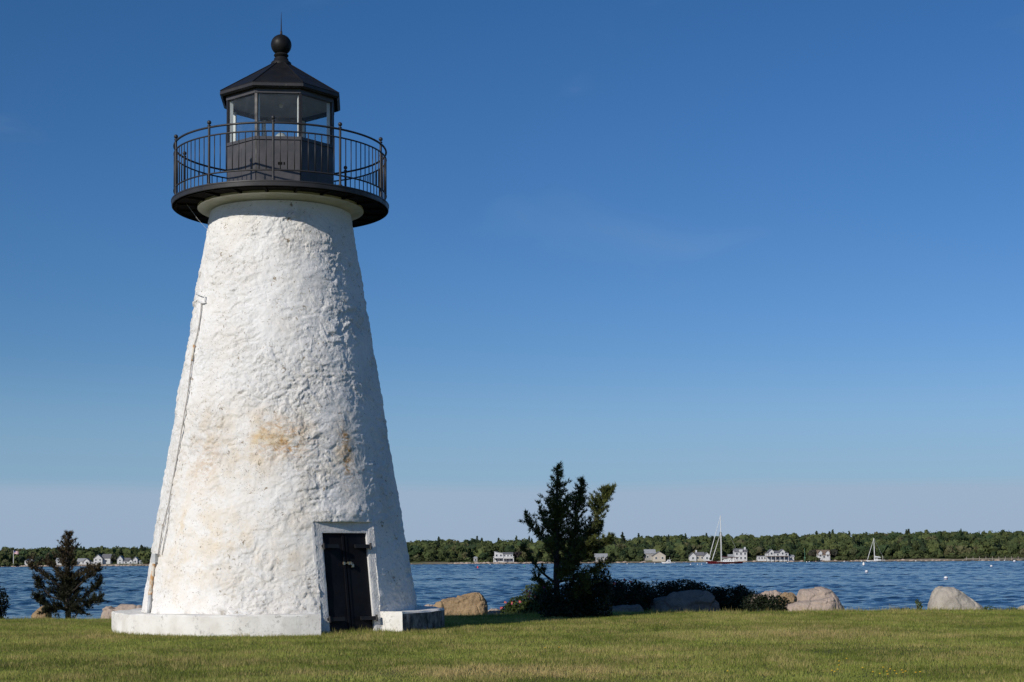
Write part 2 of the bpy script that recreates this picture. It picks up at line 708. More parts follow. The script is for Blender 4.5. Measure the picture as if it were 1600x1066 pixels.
BARK = pmat('grey brown bark', (0.05, 0.04, 0.032), (0.03, 0.025, 0.021), 14, 0.9, 0.6, 40, 0.02)
ROCK_T = make_rock('tan granite', (0.36, 0.25, 0.14), (0.24, 0.165, 0.095), (0.42, 0.33, 0.22))
ROCK_P = make_rock('pink grey granite', (0.46, 0.36, 0.29), (0.36, 0.29, 0.24), (0.50, 0.43, 0.36))
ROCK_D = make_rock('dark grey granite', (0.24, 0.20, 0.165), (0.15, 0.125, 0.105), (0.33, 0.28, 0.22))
ROCK_G = make_rock('pale grey granite', (0.44, 0.40, 0.34), (0.35, 0.31, 0.26), (0.50, 0.45, 0.38))

# ------------------------------------------------------------------ ground
EDGE = 38.8                       # distance of the lawn's seaward edge


def lawn_z(x, y):
    x = np.asarray(x, dtype=float)
    y = np.asarray(y, dtype=float)
    q = np.stack([x * 0.09, y * 0.09, 0 * x], -1).reshape(-1, 3)
    n = fbm(q, 3, 5).reshape(x.shape) * 0.10
    near = np.clip(np.hypot(x + 4.65, y - 32) - 3.0, 0, 4) / 4.0
    e = EDGE + 0.5 * np.sin(x * 0.13) + 0.012 * x
    t = np.clip(y - e, 0, 60)
    drop = 0.045 * t + 0.030 * t ** 2
    return n * near - np.minimum(drop, 6.0)


gx = np.concatenate([np.linspace(-400, -34, 24)[:-1], np.linspace(-34, 34, 160), np.linspace(34, 400, 24)[1:]])
gy = np.concatenate([np.linspace(-300, 8, 24)[:-1], np.linspace(8, 60, 180), np.array([70, 90.])])
GX, GY = np.meshgrid(gx, gy)
GZ = lawn_z(GX, GY)
V = np.stack([GX, GY, GZ], -1).reshape(-1, 3)
nx_, ny_ = len(gx), len(gy)
ii = np.arange(nx_ * ny_).reshape(ny_, nx_)
F = np.stack([ii[:-1, :-1], ii[:-1, 1:], ii[1:, 1:], ii[1:, :-1]], -1).reshape(-1, 4)
kind(np_mesh('lawn', V, F, LAWN, smooth=True), 'structure')

WZ = -2.2                          # sea level
# wind waves as real relief inside the bay in view, dying out to a flat sheet beyond it
tw = np.concatenate([[-60.0, -8.0, -2.0, -0.8], np.linspace(-0.42, 0.42, 400), [0.8, 2.0, 8.0, 60.0]])
yw = [44.0, 70.0, 85.0, 95.0]
while yw[-1] < 1000:
    yw.append(yw[-1] + 0.62 + (yw[-1] - 95) * 0.0017)
yw = np.array(yw + [1040.0, 1400.0])
TW, YW = np.meshgrid(tw, yw)
XW = TW * np.maximum(YW, 100.0)
rg = np.random.default_rng(55)
HW = np.zeros_like(XW)
step = 0.62 + np.maximum(YW - 95, 0) * 0.0017
gust = 0.75 + 0.9 * fbm(np.stack([XW * 0.012, YW * 0.03, 0 * XW], -1).reshape(-1, 3), 3, 57).reshape(XW.shape)
for k in range(52):
    lam = 1.35 * (7.0 / 1.35) ** rg.random()
    th = PI / 2 + 0.35 + rg.normal() * 0.7
    kk = 2 * PI / lam
    amp_ = 0.115 / kk
    ph = kk * (XW * math.cos(th) + YW * math.sin(th)) + rg.random() * 2 * PI + 1.5 * pn(np.stack([XW * 0.03, YW * 0.03, 0 * XW + k * 3.3], -1).reshape(-1, 3)).reshape(XW.shape)
    HW += amp_ * np.sin(ph) * sstep(2.0, 3.0, lam / step) / (1 + (lam / (3.4 * step)) ** 3)
HW *= np.clip(gust, 0.35, 1.6) * sstep(0.42, 0.36, np.abs(TW)) * sstep(80, 96, YW) * sstep(1000, 960, YW)
V = np.stack([XW, YW, WZ + HW], -1).reshape(-1, 3)
ny_, nx_ = XW.shape
ii = np.arange(nx_ * ny_).reshape(ny_, nx_)
F = np.stack([ii[:-1, :-1], ii[:-1, 1:], ii[1:, 1:], ii[1:, :-1]], -1).reshape(-1, 4)
kind(np_mesh('water', V, F, WATER, smooth=True), 'structure')


def land_z(x, y):
    """Far shore: a low beach, a bank and a long wooded rise, higher to the right."""
    x = np.asarray(x, dtype=float)
    y = np.asarray(y, dtype=float)
    sh = 1000 + 6 * np.sin(x * 0.013) + 4 * np.sin(x * 0.037 + 1)
    t = y - sh
    rise = 2.0 + 6.5 * sstep(-330, 420, x)
    z = WZ - 0.6 + np.clip((t + 6) / 12, 0, 1) * 1.3 + sstep(4, 22, t) * 1.0 + sstep(18, 190, t) * rise
    return z


lx = np.concatenate([np.linspace(-6000, -520, 20)[:-1], np.linspace(-520, 520, 180), np.linspace(520, 6000, 20)[1:]])
ly = np.concatenate([np.linspace(980, 1050, 40), np.linspace(1055, 1300, 40), np.array([1500, 2500, 6000, 12000.])])
LX, LY = np.meshgrid(lx, ly)
V = np.stack([LX, LY, land_z(LX, LY)], -1).reshape(-1, 3)
nx_, ny_ = len(lx), len(ly)
ii = np.arange(nx_ * ny_).reshape(ny_, nx_)
F = np.stack([ii[:-1, :-1], ii[:-1, 1:], ii[1:, 1:], ii[1:, :-1]], -1).reshape(-1, 4)
kind(np_mesh('far_shore', V, F, FARL, smooth=True), 'structure')

# ------------------------------------------------------------------ lighthouse
TD = 32.05
base_pt = P(438.6, 960, TD)
TX = base_pt.x
VIEW = math.atan2(-TX, TD)         # angle of the line from the tower to the camera
LH = empty('lighthouse', (TX, TD, 0), VIEW)
tag(LH, 'white painted stone lighthouse with black lantern on the lawn', 'lighthouse')
RANGE = math.hypot(TX, TD)


def zy(py, off=0.0):
    """Height on the tower seen at photo row py, off metres nearer than the axis."""
    k = (RANGE - off) / RANGE
    return P(437, py, TD * k).z


def rp(pxr, py):
    """Radius in metres of a half-width of pxr photo pixels at row py."""
    z = zy(py)
    cd = TD * math.cos(PITCH) + (z - EYE) * math.sin(PITCH)
    return pxr / FPX * cd * 0.991


def pol(a, r, z=0.0):
    return Vector((r * math.sin(a), -r * math.cos(a), z))


Z_TOP, R_TOP = zy(340), rp(110.5, 340)
Z_LOW, R_LOW = zy(940), rp(212, 940)


def tower_r(z):
    return R_TOP + (R_LOW - R_TOP) * (Z_TOP - z) / (Z_TOP - Z_LOW)


Z_DECK0 = zy(289, 2.16)            # underside of the gallery rim
Z_DECK1 = zy(281.5, 2.16)
R_DECK = rp(169, 318)

# door plane: leans with the wall
DA = R(30.0)                       # its bearing, to the right of the viewer
DOOR_H = zy(833, 2.3)
DOOR_W = 0.98
SUR_L, SUR_R, SUR_T = -0.715, 0.70, zy(811, 2.3)
LEAN = (R_LOW - R_TOP) / (Z_TOP - Z_LOW) * 0.92
D0 = tower_r(0.0) - 0.105          # distance of the plane from the axis at the ground


def door_pt(u, w, z):
    """u sideways, w outwards from the surround's face, z up."""
    d = D0 - LEAN * z + w
    return Vector((math.cos(DA) * u + math.sin(DA) * d, math.sin(DA) * u - math.cos(DA) * d, z))


# rough tower wall, displaced mesh
nz = 500
an = np.concatenate([np.linspace(R(-112), R(112), 600), np.linspace(R(112), R(248), 112)[1:-1]])     # finer towards the lawn
na = len(an)
zz = np.concatenate([np.linspace(0.0, Z_TOP, nz - 24), np.linspace(Z_TOP, Z_DECK0 - 0.12, 25)[1:]])
nz = len(zz)
A, Z = np.meshgrid(an, zz)
r0 = R_TOP + (R_LOW - R_TOP) * (Z_TOP - Z) / (Z_TOP - Z_LOW)
r0 = np.maximum(r0, R_TOP - 0.05)
p3 = np.stack([r0 * np.sin(A), -r0 * np.cos(A), Z], -1).reshape(-1, 3)
warp = np.stack([pn(p3 * 2.2, 31), pn(p3 * 2.2, 32), pn(p3 * 2.2, 33)], -1) * 0.16
q = p3 + warp
amp = 1.0 - 0.80 * sstep(Z_TOP - 0.22, Z_TOP - 0.02, p3[:, 2])
ang = A.reshape(-1)
patch = np.clip(0.66 + 1.2 * fbm(p3 * 0.8, 3, 3), 0.36, 1.2)       # rougher and smoother areas
hgt = 0.032 * fbm(q * 0.9, 3, 1)
f1, f2, cid = worley(q * np.array([3.4, 3.4, 5.2]), 2)                # rubble stones under the render
hgt += 0.007 * patch * (sstep(0.0, 0.35, f2 - f1) - 0.5) + 0.016 * patch * (cid - 0.5)
g1, g2, gid = worley(p3 * np.array([7.5, 7.5, 11.0]) + 1.6 * warp, 3)   # broken flakes of plaster
hgt += 0.013 * patch ** 2 * (gid - 0.5)
hgt += 0.025 * patch * fbm(q * np.array([5.2, 5.2, 7.5]), 5, 14, 0.66)
st = fbm(q * np.array([2.4, 2.4, 4.2]), 2, 44)
hgt += 0.013 * patch * (sstep(0.02, 0.05, st) - 0.5)                  # trowelled ledges
hgt += 0.006 * patch * (sstep(0.02, 0.05, fbm(q * np.array([5.0, 5.0, 8.0]), 2, 47)) - 0.5)
low_r = r0.reshape(-1) + hgt * amp
# push the wall back inside the doorway
ca, sa = math.cos(DA), math.sin(DA)
X, Yv = low_r * np.sin(ang), -low_r * np.cos(ang)
u = X * ca + Yv * sa
d = X * sa - Yv * ca
plane = D0 - LEAN * p3[:, 2]
ins = (u > SUR_L + 0.07) & (u < SUR_R - 0.07) & (p3[:, 2] < SUR_T - 0.07) & (d > 0)
d = np.where(ins, np.minimum(d, plane - 0.30), d)
# plaster bulging over the lintel
lint = (d > 0) * np.exp(-((u + 0.05) / 0.55) ** 4) * np.exp(-((p3[:, 2] - SUR_T - 0.10) / 0.13) ** 2)
d = d + 0.06 * lint * (0.6 + 0.8 * np.abs(pn(p3 * 5, 4)))
X = u * ca + d * sa
Yv = u * sa - d * ca
V = np.stack([X, Yv, p3[:, 2]], -1)
ii = np.arange(na * nz).reshape(nz, na)
jn = np.roll(ii, -1, axis=1)
F = np.stack([ii[:-1], jn[:-1], jn[1:], ii[1:]], -1).reshape(-1, 4)


def spot(px, py, wa, wz):
    """Soft spot on the wall seen at a photo pixel."""
    z = zy(py, 2.0)
    rr = tower_r(z)
    off = (px - 438) / FPX * TD * 0.93
    a = math.asin(max(-0.99, min(0.99, off / rr)))
    da = (ang - a + PI) % (2 * PI) - PI
    return np.exp(-((da * rr / wa) ** 2) - ((p3[:, 2] - z) / wz) ** 2)


stain = 0.95 * spot(440, 690, 0.75, 0.55) + 0.45 * spot(330, 700, 0.9, 1.0) + 0.5 * spot(400, 860, 1.7, 0.9) + 0.4 * spot(280, 850, 0.8, 1.2) + 0.5 * spot(540, 700, 0.4, 0.7)
stain = np.clip(stain * (0.75 + 0.9 * fbm(p3 * 2.0, 3, 51)), 0, 1)
rust = 1.0 * spot(445, 690, 0.55, 0.36) + 1.3 * spot(541, 705, 0.16, 0.55) + 0.55 * spot(318, 720, 0.35, 0.5) + 0.3 * spot(425, 655, 0.3, 0.2)
rust = np.clip(rust * (0.45 + 1.5 * np.abs(fbm(p3 * np.array([4.0, 4.0, 6.5]), 3, 71))), 0, 1)
foot = np.clip(1.2 - (p3[:, 2] - 0.30) / 0.22, 0, 1) * np.clip(0.5 + 1.5 * fbm(p3 * 1.2, 2, 61), 0.1, 1)
rough_amt = np.clip(0.14 + 0.66 * amp * patch, 0, 0.9)
np_mesh('tower_wall', V, F, WALL, LH, True, {'stain': stain, 'rust': rust, 'foot': foot, 'roughness_amount': rough_amt})

# cove under the gallery
R_COVE = rp(129.5, 330)
zc = Z_DECK0
prof = [(R_TOP - 0.08, zc - 0.115)]
for k in range(9):
    t = k / 8
    prof.append((R_TOP - 0.02 + (R_COVE - R_TOP + 0.02) * (1 - math.cos(t * PI / 2)) ** 0.8, zc - 0.10 + 0.070 * math.sin(t * PI / 2)))
prof += [(R_COVE, zc + 0.01), (R_TOP - 0.2, zc + 0.01)]
MB().lathe(prof, 96).build('cornice', PLAST, LH, True, 40)

# plinth: two curved lengths of kerb with the doorway between
PR = rp(258, 960)
PH = 0.385


def plinth(a0, a1, n, dark):
    mb = MB()
    ri = 2.45
    b = 0.03
    rows = [(ri, -0.3), (ri, PH - 0.01), (PR - b, PH), (PR, PH - b), (PR + 0.012, -0.3)]
    v, f, mi = [], [], []
    for k in range(n + 1):
        a = a0 + (a1 - a0) * k / n
        for j, (r, z) in enumerate(rows):
            w = 0.012 * math.sin(a * 9 + j) + 0.008 * math.sin(a * 23 + 2 * j)
            v.append(pol(a, r + (w if r > 3 else 0), z + (0.5 * w if z > 0 else 0)))
    m = len(rows)
    for k in range(n):
        for j in range(m - 1):
            mb_i = 1 if (dark and j == 3) else 0
            f.append((k * m + j, k * m + j + 1, (k + 1) * m + j + 1, (k + 1) * m + j))
            mi.append(mb_i)
    f.append(tuple(range(m - 1, -1, -1)))
    mi.append(0)
    f.append(tuple(range(n * m, n * m + m)))
    mi.append(0)
    mb.v = [tuple(x) for x in v]
    mb.f = [tuple(reversed(x)) for x in f]
    mb.mi = mi
    return mb.build('plinth', [CONC, CONC_D], LH, True, 30)


A_L, A_R = R(12.8), R(43.8)
plinth(A_R, R(155), 60, True)['label'] = 'plinth section right of the door with black lichen on its side'
plinth(R(155.0), 2 * PI + A_L, 130, False)['label'] = 'long white plinth section left of the door'


# door surround
def slab(mb, u0, u1, w0, w1, z0, z1, mi=0):
    v = [door_pt(uu, ww, z_) for z_ in (z0, z1) for ww in (w0, w1) for uu in (u0, u1)]
    mb.add(v, [(0, 2, 3, 1), (4, 5, 7, 6), (0, 1, 5, 4), (2, 6, 7, 3), (0, 4, 6, 2), (1, 3, 7, 5)], mi)


hw = DOOR_W / 2
sur = MB()
rg = np.random.default_rng(91)
# one cast frame round the opening: a grid of small faces with an uneven trowelled face
us = np.concatenate([np.linspace(SUR_L, -hw, 9), np.linspace(-hw, hw, 17)[1:], np.linspace(hw, SUR_R, 9)[1:]])
zs = np.concatenate([np.linspace(-0.2, DOOR_H, 40), np.linspace(DOOR_H, SUR_T, 9)[1:]])
gu, gz_ = np.meshgrid(us, zs)
pp = np.stack([gu.ravel(), gz_.ravel(), 0 * gu.ravel()], -1)
ww = (0.012 * fbm(pp * 3.0, 3, 91) + 0.006 * fbm(pp * 12, 3, 93)).reshape(gu.shape)
edge = np.minimum(np.minimum(gu - SUR_L, SUR_R - gu), SUR_T - gz_)
ww -= 0.014 * np.exp(-edge / 0.015)
inn = np.where(gz_ > DOOR_H + 1e-6, np.hypot(np.maximum(np.abs(gu) - hw, 0), gz_ - DOOR_H), np.abs(gu) - hw)
ww -= 0.008 * np.exp(-np.maximum(inn, 0) / 0.012)
idx = {}
for r_ in range(len(zs)):
    for c_ in range(len(us)):
        idx[r_, c_] = len(sur.v)
        sur.v.append(tuple(door_pt(us[c_], ww[r_, c_], zs[r_])))
for r_ in range(len(zs) - 1):
    for c_ in range(len(us) - 1):
        if abs((us[c_] + us[c_ + 1]) / 2) < hw and (zs[r_] + zs[r_ + 1]) / 2 < DOOR_H:
            continue
        sur.f.append([idx[r_, c_], idx[r_, c_ + 1], idx[r_ + 1, c_ + 1], idx[r_ + 1, c_]])
        sur.mi.append(0)


def skirt(keys):
    n = len(sur.v)
    for k in keys:
        r_, c_ = k
        sur.v.append(tuple(door_pt(us[c_], -0.45, zs[r_])))
    for k in range(len(keys) - 1):
        sur.f.append([idx[keys[k]], idx[keys[k + 1]], n + k + 1, n + k])
        sur.mi.append(0)


nr_, nc_ = len(zs), len(us)
rd, cl, cr_ = 39, 8, 24
skirt([(r_, 0) for r_ in range(nr_)])
skirt([(nr_ - 1, c_) for c_ in range(nc_)])
skirt([(r_, nc_ - 1) for r_ in range(nr_ - 1, -1, -1)])
skirt([(r_, cl) for r_ in range(rd, -1, -1)])
skirt([(rd, c_) for c_ in range(cr_, cl - 1, -1)])
skirt([(r_, cr_) for r_ in range(0, rd + 1)])
slab(sur, -hw, hw, -0.45, -0.03, -0.2, 0.012)
sur_o = sur.build('door_surround', pmat('painted door surround', (0.70, 0.69, 0.67), (0.60, 0.59, 0.57), 5, 0.9, 0.6, 30, 0.03), LH, True, 35)
DW = -0.055                         # how far the leaves are set back


def leaf_door(u0, u1, lab):
    mb = MB()
    slab(mb, u0, u1, DW - 0.05, DW, 0.02, DOOR_H - 0.012)
    o = mb.build('door_leaf', DOORP, LH)
    o['label'] = lab
    return o


dl = leaf_door(-hw + 0.008, -0.008, 'left door leaf')
dr = leaf_door(0.008, hw - 0.008, 'right door leaf')
mb = MB()
slab(mb, -0.055, -0.010, DW + 0.002, DW + 0.022, 0.02, DOOR_H - 0.02)
mb.build('cover_strip', DOORP, dl)
mb = MB()
slab(mb, 0.012, 0.060, DW + 0.002, DW + 0.012, 0.02, DOOR_H - 0.02)
mb.build('cover_strip', DOORP, dr)


def hinge(parent, side, z):
    mb = MB()
    s = side
    a, b = (-hw - 0.045, -hw + 0.30) if s < 0 else (hw - 0.32, hw + 0.045)
    slab(mb, a, b, DW + 0.012 if False else DW + 0.09, DW + 0.115, z - 0.035, z + 0.035)
    slab(mb, a + (0 if s < 0 else 0.05), b - (0.05 if s < 0 else 0), DW + 0.003, DW + 0.09, z - 0.022, z + 0.022)
    pin = a + 0.02 if s < 0 else b - 0.02
    p = [door_pt(pin, DW + 0.115, z - 0.06), door_pt(pin, DW + 0.115, z + 0.06)]
    mb.tube(p, 0.022, 8)
    o = mb.build('strap_hinge', HINGE, parent)
    return o


ZH = zy(854, 2.3), zy(968, 2.3)
for z_ in ZH:
    hinge(dl, -1, z_)
    hinge(dr, 1, z_)
zb = zy(881, 2.3)
mb = MB()
slab(mb, -0.075, -0.045, DW + 0.022, DW + 0.055, zb - 0.028, zb + 0.028)
slab(mb, 0.03, 0.06, DW + 0.012, DW + 0.055, zb - 0.028, zb + 0.028)
slab(mb, 0.08, 0.10, DW + 0.012, DW + 0.055, zb - 0.028, zb + 0.028)
mb.tube([door_pt(-0.09, DW + 0.045, zb), door_pt(0.13, DW + 0.045, zb)], 0.010, 8)
mb.build('bolt', BRASS, dr)
mb = MB()
slab(mb, 0.105, 0.150, DW + 0.015, DW + 0.05, zb - 0.075, zb - 0.02)
mb.tube([door_pt(0.128 + 0.014 * math.cos(t), DW + 0.035, zb - 0.02 + 0.03 * math.sin(t)) for t in np.linspace(0, PI, 7)], 0.005, 6)
mb.build('padlock', BRASS, dr)

# gallery deck
mb = MB()
mb.lathe([(1.0, Z_DECK0 + 0.012), (R_DECK - 0.05, Z_DECK0 + 0.010), (R_DECK - 0.01, Z_DECK0 - 0.02)], 128, mi=1)
mb.lathe([(R_DECK - 0.01, Z_DECK0 - 0.02), (R_DECK, Z_DECK0 - 0.01), (R_DECK + 0.004, Z_DECK1 - 0.03), (R_DECK + 0.012, Z_DECK1 - 0.022), (R_DECK + 0.012, Z_DECK1), (R_DECK - 0.06, Z_DECK1 + 0.004), (0.3, Z_DECK1 + 0.01)], 128)
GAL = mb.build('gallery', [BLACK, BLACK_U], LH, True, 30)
mb = MB()
nb = 20
for k in range(nb):
    a = 2 * PI * (k + 0.5) / nb
    r0_, r1_ = R_COVE + 0.02, R_DECK - 0.07
    c = pol(a, (r0_ + r1_) / 2, Z_DECK0 - 0.012)
    if k == 0:
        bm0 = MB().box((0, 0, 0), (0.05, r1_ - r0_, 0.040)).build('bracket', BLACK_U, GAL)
        bm0.location, bm0.rotation_euler = c, (0, 0, a)
    else:
        inst(bm0, GAL, c, a)
lip = MB().lathe([(R_DECK - 0.085, Z_DECK0 + 0.008), (R_DECK - 0.085, Z_DECK0 - 0.030), (R_DECK - 0.055, Z_DECK0 - 0.030), (R_DECK - 0.055, Z_DECK0 + 0.008)], 128)
lip.build('drip_ring', BLACK_U, GAL, True, 30)

# railing
RR = rp(165, 238)
Z_T, Z_M, Z_B = zy(192, RR), zy(205.3, RR), zy(265.6, RR)
RAIL = empty('railing', (0, 0, 0))
RAIL.parent = LH


def ring(z, rad, n=140):
    return MB().tube([pol(2 * PI * k / n, RR, z) for k in range(n)], rad, 8, closed=True).build('rail', BLACK, RAIL, True)


ring(Z_T, 0.021)
ring(Z_M, 0.016)
ring(Z_B, 0.016)
A0 = R(-4.0)
post = None
zt = Z_T + 0.02
for k in range(10):
    a = A0 + k * R(36)
    if post is None:
        mb = MB().lathe([(0.0, Z_DECK1 - 0.01), (0.045, Z_DECK1 - 0.01), (0.045, Z_DECK1 + 0.02), (0.024, Z_DECK1 + 0.035), (0.024, zt), (0.036, zt + 0.005), (0.036, zt + 0.018),
                         (0.016, zt + 0.028), (0.016, zt + 0.04)], 12)
        mb.lathe([(0.042 * math.sin(t), zt + 0.075 - 0.042 * math.cos(t)) for t in np.linspace(0.15, PI, 9)], 14)
        post = mb.build('post', BLACK, RAIL, True, 40)
        post.location = pol(a, RR)
    else:
        inst(post, RAIL, pol(a, RR))
bal = None
for k in range(10):
    for j in range(1, 10):
        a = A0 + R(36) * k + R(3.6) * j
        if bal is None:
            bal = MB().tube([(0, 0, Z_B), (0, 0, Z_M)], 0.0105, 6).build('baluster', BLACK, RAIL, True)
            bal.location = pol(a, RR)
        else:
            inst(bal, RAIL, pol(a, RR))

# lantern
OA = R(-3.0)
R_OCT = 0.435 / math.sin(PI / 8)
Z_SILL = zy(213.5, 1.05)
Z_HEAD = zy(145.5, 1.05)
Z_EAVE = zy(128.5, 1.16)
LAN = empty('lantern', (0, 0, 0))
LAN.parent = LH


def oct_poly(rad, off=0.0):
    return [(rad * math.sin(OA + PI / 8 + k * PI / 4 + off), -rad * math.cos(OA + PI / 8 + k * PI / 4 + off)) for k in range(8)]


INR = R_OCT * math.cos(PI / 8)
FW = 2 * R_OCT * math.sin(PI / 8)
for k in range(8):
    a = OA + k * PI / 4
    zm = (Z_DECK1 + Z_SILL - 0.06) / 2
    p = [pol(a, INR - 0.02, zm)]
    mb = MB()
    mb.box((0, 0, 0), (FW - 0.03, 0.04, Z_SILL - 0.06 - Z_DECK1))
    mb.box((0, -0.027, -0.5 * (Z_SILL - 0.06 - Z_DECK1) + 0.05), (FW - 0.03, 0.016, 0.09))
    if k == 0:
        mb.box((0.035, -0.0215, 0.06), (0.085, 0.005, 0.055), mi=1)
        mb.box((0.115, -0.0215, 0.06), (0.028, 0.005, 0.055), mi=1)
    else:
        mb.box((0, -0.0215, 0.02), (0.012, 0.005, 0.8), mi=0)
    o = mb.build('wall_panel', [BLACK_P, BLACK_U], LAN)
    o.location, o.rotation_euler = p[0], (0, 0, a)
    s = MB().box((0, 0, 0), (FW + 0.012, 0.10, 0.062)).build('sill', BLACK_P, LAN)
    s.location, s.rotation_euler = pol(a, INR - 0.028, Z_SILL - 0.031), (0, 0, a)
    g = MB().box((0, 0, 0), (FW - 0.05, 0.008, Z_HEAD - Z_SILL)).build('window_pane', GLASS, LAN)
    g.location, g.rotation_euler = pol(a, INR - 0.035, (Z_HEAD + Z_SILL) / 2), (0, 0, a)
    h = MB().box((0, 0, 0), (FW + 0.006, 0.09, 0.10)).build('header', BLACK_P, LAN)
    h.location, h.rotation_euler = pol(a, INR - 0.030, Z_HEAD + 0.05), (0, 0, a)
    a2 = a + PI / 8
    mb = MB().box((0, 0.0, 0), (0.055, 0.05, Z_HEAD - Z_SILL), mi=0)
    mb.box((0, 0.062, 0), (0.05, 0.07, Z_HEAD - Z_SILL), mi=1)
    mu = mb.build('mullion', [BLACK, WHITEP], LAN)
    mu.location, mu.rotation_euler = pol(a2, R_OCT - 0.026, (Z_HEAD + Z_SILL) / 2), (0, 0, a2)
    cb = MB().box((0, 0, 0), (0.03, 0.03, Z_SILL - 0.063 - Z_DECK1)).build('corner_strip', HINGE, LAN)
    cb.location, cb.rotation_euler = pol(a2, R_OCT - 0.018, zm), (0, 0, a2)
MB().prism(oct_poly(R_OCT - 0.10), Z_SILL - 0.25, Z_SILL - 0.2).build('floor', INNER, LAN)
MB().prism(oct_poly(R_OCT - 0.01), Z_HEAD + 0.07, Z_HEAD + 0.09).build('ceiling', INNER, LAN)
mb = MB().lathe([(0.0, Z_SILL - 0.2), (0.16, Z_SILL - 0.2), (0.16, Z_SILL - 0.02), (0.10, Z_SILL + 0.0), (0.13, Z_SILL + 0.04), (0.145, Z_SILL + 0.16), (0.13, Z_SILL + 0.27), (0.06, Z_SILL + 0.34), (0.0, Z_SILL + 0.35)], 20)
mb.build('beacon', LENSM, LAN, True, 40)
MB().lathe([(0.0, Z_HEAD + 0.0), (0.035, Z_HEAD + 0.01), (0.045, Z_HEAD + 0.07)], 12).build('ceiling_lamp', WHITEP, LAN, True)

# roof
ROOF = empty('roof', (0, 0, 0))
ROOF.parent = LH
R_EAVE = 1.275
Z_APEX = zy(100)
e0 = oct_poly(R_EAVE)
e1 = oct_poly(0.15)
for k in range(8):
    k2 = (k + 1) % 8
    mb = MB()
    (x0, y0), (x1, y1) = e0[k], e0[k2]
    (x3, y3), (x2, y2) = e1[k], e1[k2]
    th = 0.02
    top = [(x0, y0, Z_EAVE), (x1, y1, Z_EAVE), (x2, y2, Z_APEX), (x3, y3, Z_APEX)]
    mb.add(top + [(x, y, z - th) for x, y, z in top], [(0, 1, 2, 3), (7, 6, 5, 4), (0, 4, 5, 1), (1, 5, 6, 2), (2, 6, 7, 3), (3, 7, 4, 0)])
    mb.tube([(x0, y0, Z_EAVE + 0.004), (x3, y3, Z_APEX + 0.004)], 0.012, 6)
    mb.build('roof_panel', BLACK_R, ROOF)
    fb = MB()
    (a0x, a0y), (a1x, a1y) = oct_poly(R_EAVE + 0.008)[k], oct_poly(R_EAVE + 0.008)[k2]
    (b0x, b0y), (b1x, b1y) = oct_poly(R_EAVE - 0.045)[k], oct_poly(R_EAVE - 0.045)[k2]
    zt_, zb_ = Z_EAVE - 0.021, Z_EAVE - 0.075
    fb.add([(a0x, a0y, zt_), (a1x, a1y, zt_), (a1x, a1y, zb_), (a0x, a0y, zb_), (b0x, b0y, zt_), (b1x, b1y, zt_), (b1x, b1y, zb_ - 0.03), (b0x, b0y, zb_ - 0.03)],
           [(0, 3, 2, 1), (4, 5, 6, 7), (0, 1, 5, 4), (3, 7, 6, 2)])
    fb.build('fascia', BLACK, ROOF)
MB().prism(oct_poly(R_EAVE - 0.04), Z_HEAD + 0.10, Z_HEAD + 0.125).build('soffit', BLACK_U, ROOF)
zr = Z_APEX
zbal = zy(70.5)
mb = MB().lathe([(0.21, zr - 0.04), (0.205, zr + 0.015), (0.17, zr + 0.045), (0.15, zr + 0.06), (0.145, zr + 0.10), (0.115, zr + 0.13), (0.145, zr + 0.155), (0.150, zr + 0.175), (0.135, zr + 0.195), (0.11, zr + 0.21), (0.105, zbal - 0.16)], 28)
mb.build('vent_neck', BLACK_R, ROOF, True, 50)
rb = rp(16.2, 70)
MB().lathe([(max(0.001, rb * math.sin(t)), zbal - rb * math.cos(t)) for t in np.linspace(0.0, PI, 22)], 36).build('vent_ball', BLACK_R, ROOF, True)
ztip = zy(19)
MB().tube([(0, 0, zbal + rb - 0.02), (0, 0, zbal + rb + 0.07), (0, 0, zbal + rb + 0.075), (0, 0, ztip)], [0.026, 0.022, 0.013, 0.003], 8).build('lightning_rod', BLACK, ROOF, True)


# conduit on the left flank
def wall_at(px, py, out=0.0):
    z = zy(py, 1.0)
    rr = tower_r(z)
    s = (px - 437) / rp(1, py) if False else (px - 437.0)
    off = rp(abs(s), py) * (1 if s > 0 else -1)
    a = math.asin(max(-0.985, min(0.985, off / rr)))
    z = zy(py, rr * math.cos(a))
    return pol(a, tower_r(z) + out, z)


cpx = [(319, 474), (317, 500), (313, 525), (307, 545), (303, 580), (299, 620), (294, 650), (288, 690), (283, 720), (276, 760), (271, 790), (262, 825), (256, 868)]
mb = MB()
mb.tube([wall_at(x, y, 0.03) for x, y in cpx], 0.014, 6)
mb.build('cable', CABLE, LH, True)
mb = MB()
mb.tube([wall_at(x + 2, y, 0.02) for x, y in [(271, 790), (268, 820), (263, 845), (260, 866)]], 0.010, 6)
mb.build('cable', CABLE, LH, True)
MB().tube([wall_at(308, 541, 0.03), wall_at(306.5, 555, 0.032), wall_at(305, 566, 0.03)], 0.022, 6).build('clamp', RUSTP, LH, True)
pt = wall_at(253, 871, 0.05)
MB().box(pt, (0.13, 0.09, 0.17), rz=-0.9).build('junction_box', GALV, LH)
mb = MB()
mb.tube([wall_at(251, 880, 0.05), wall_at(248, 905, 0.05), wall_at(246, 925, 0.05)], 0.034, 8)
mb.tube([wall_at(246, 923, 0.05), wall_at(246, 928, 0.05)], 0.045, 8)
mb.build('conduit', RUSTP, LH, True)
MB().tube([wall_at(246, 928, 0.05), wall_at(245, 945, 0.05), wall_at(244, 956, 0.05)], 0.033, 8).build('conduit', GALV, LH, True)
mb = MB()
p0, p1 = wall_at(313, 466, 0.0), wall_at(325, 469, 0.02)
mb.tube([wall_at(311, 462, 0.05), wall_at(318, 464, 0.05), wall_at(324, 466, 0.03)], 0.013, 6)
mb.tube([wall_at(325, 464, 0.05), wall_at(325, 475, 0.03)], 0.014, 6)
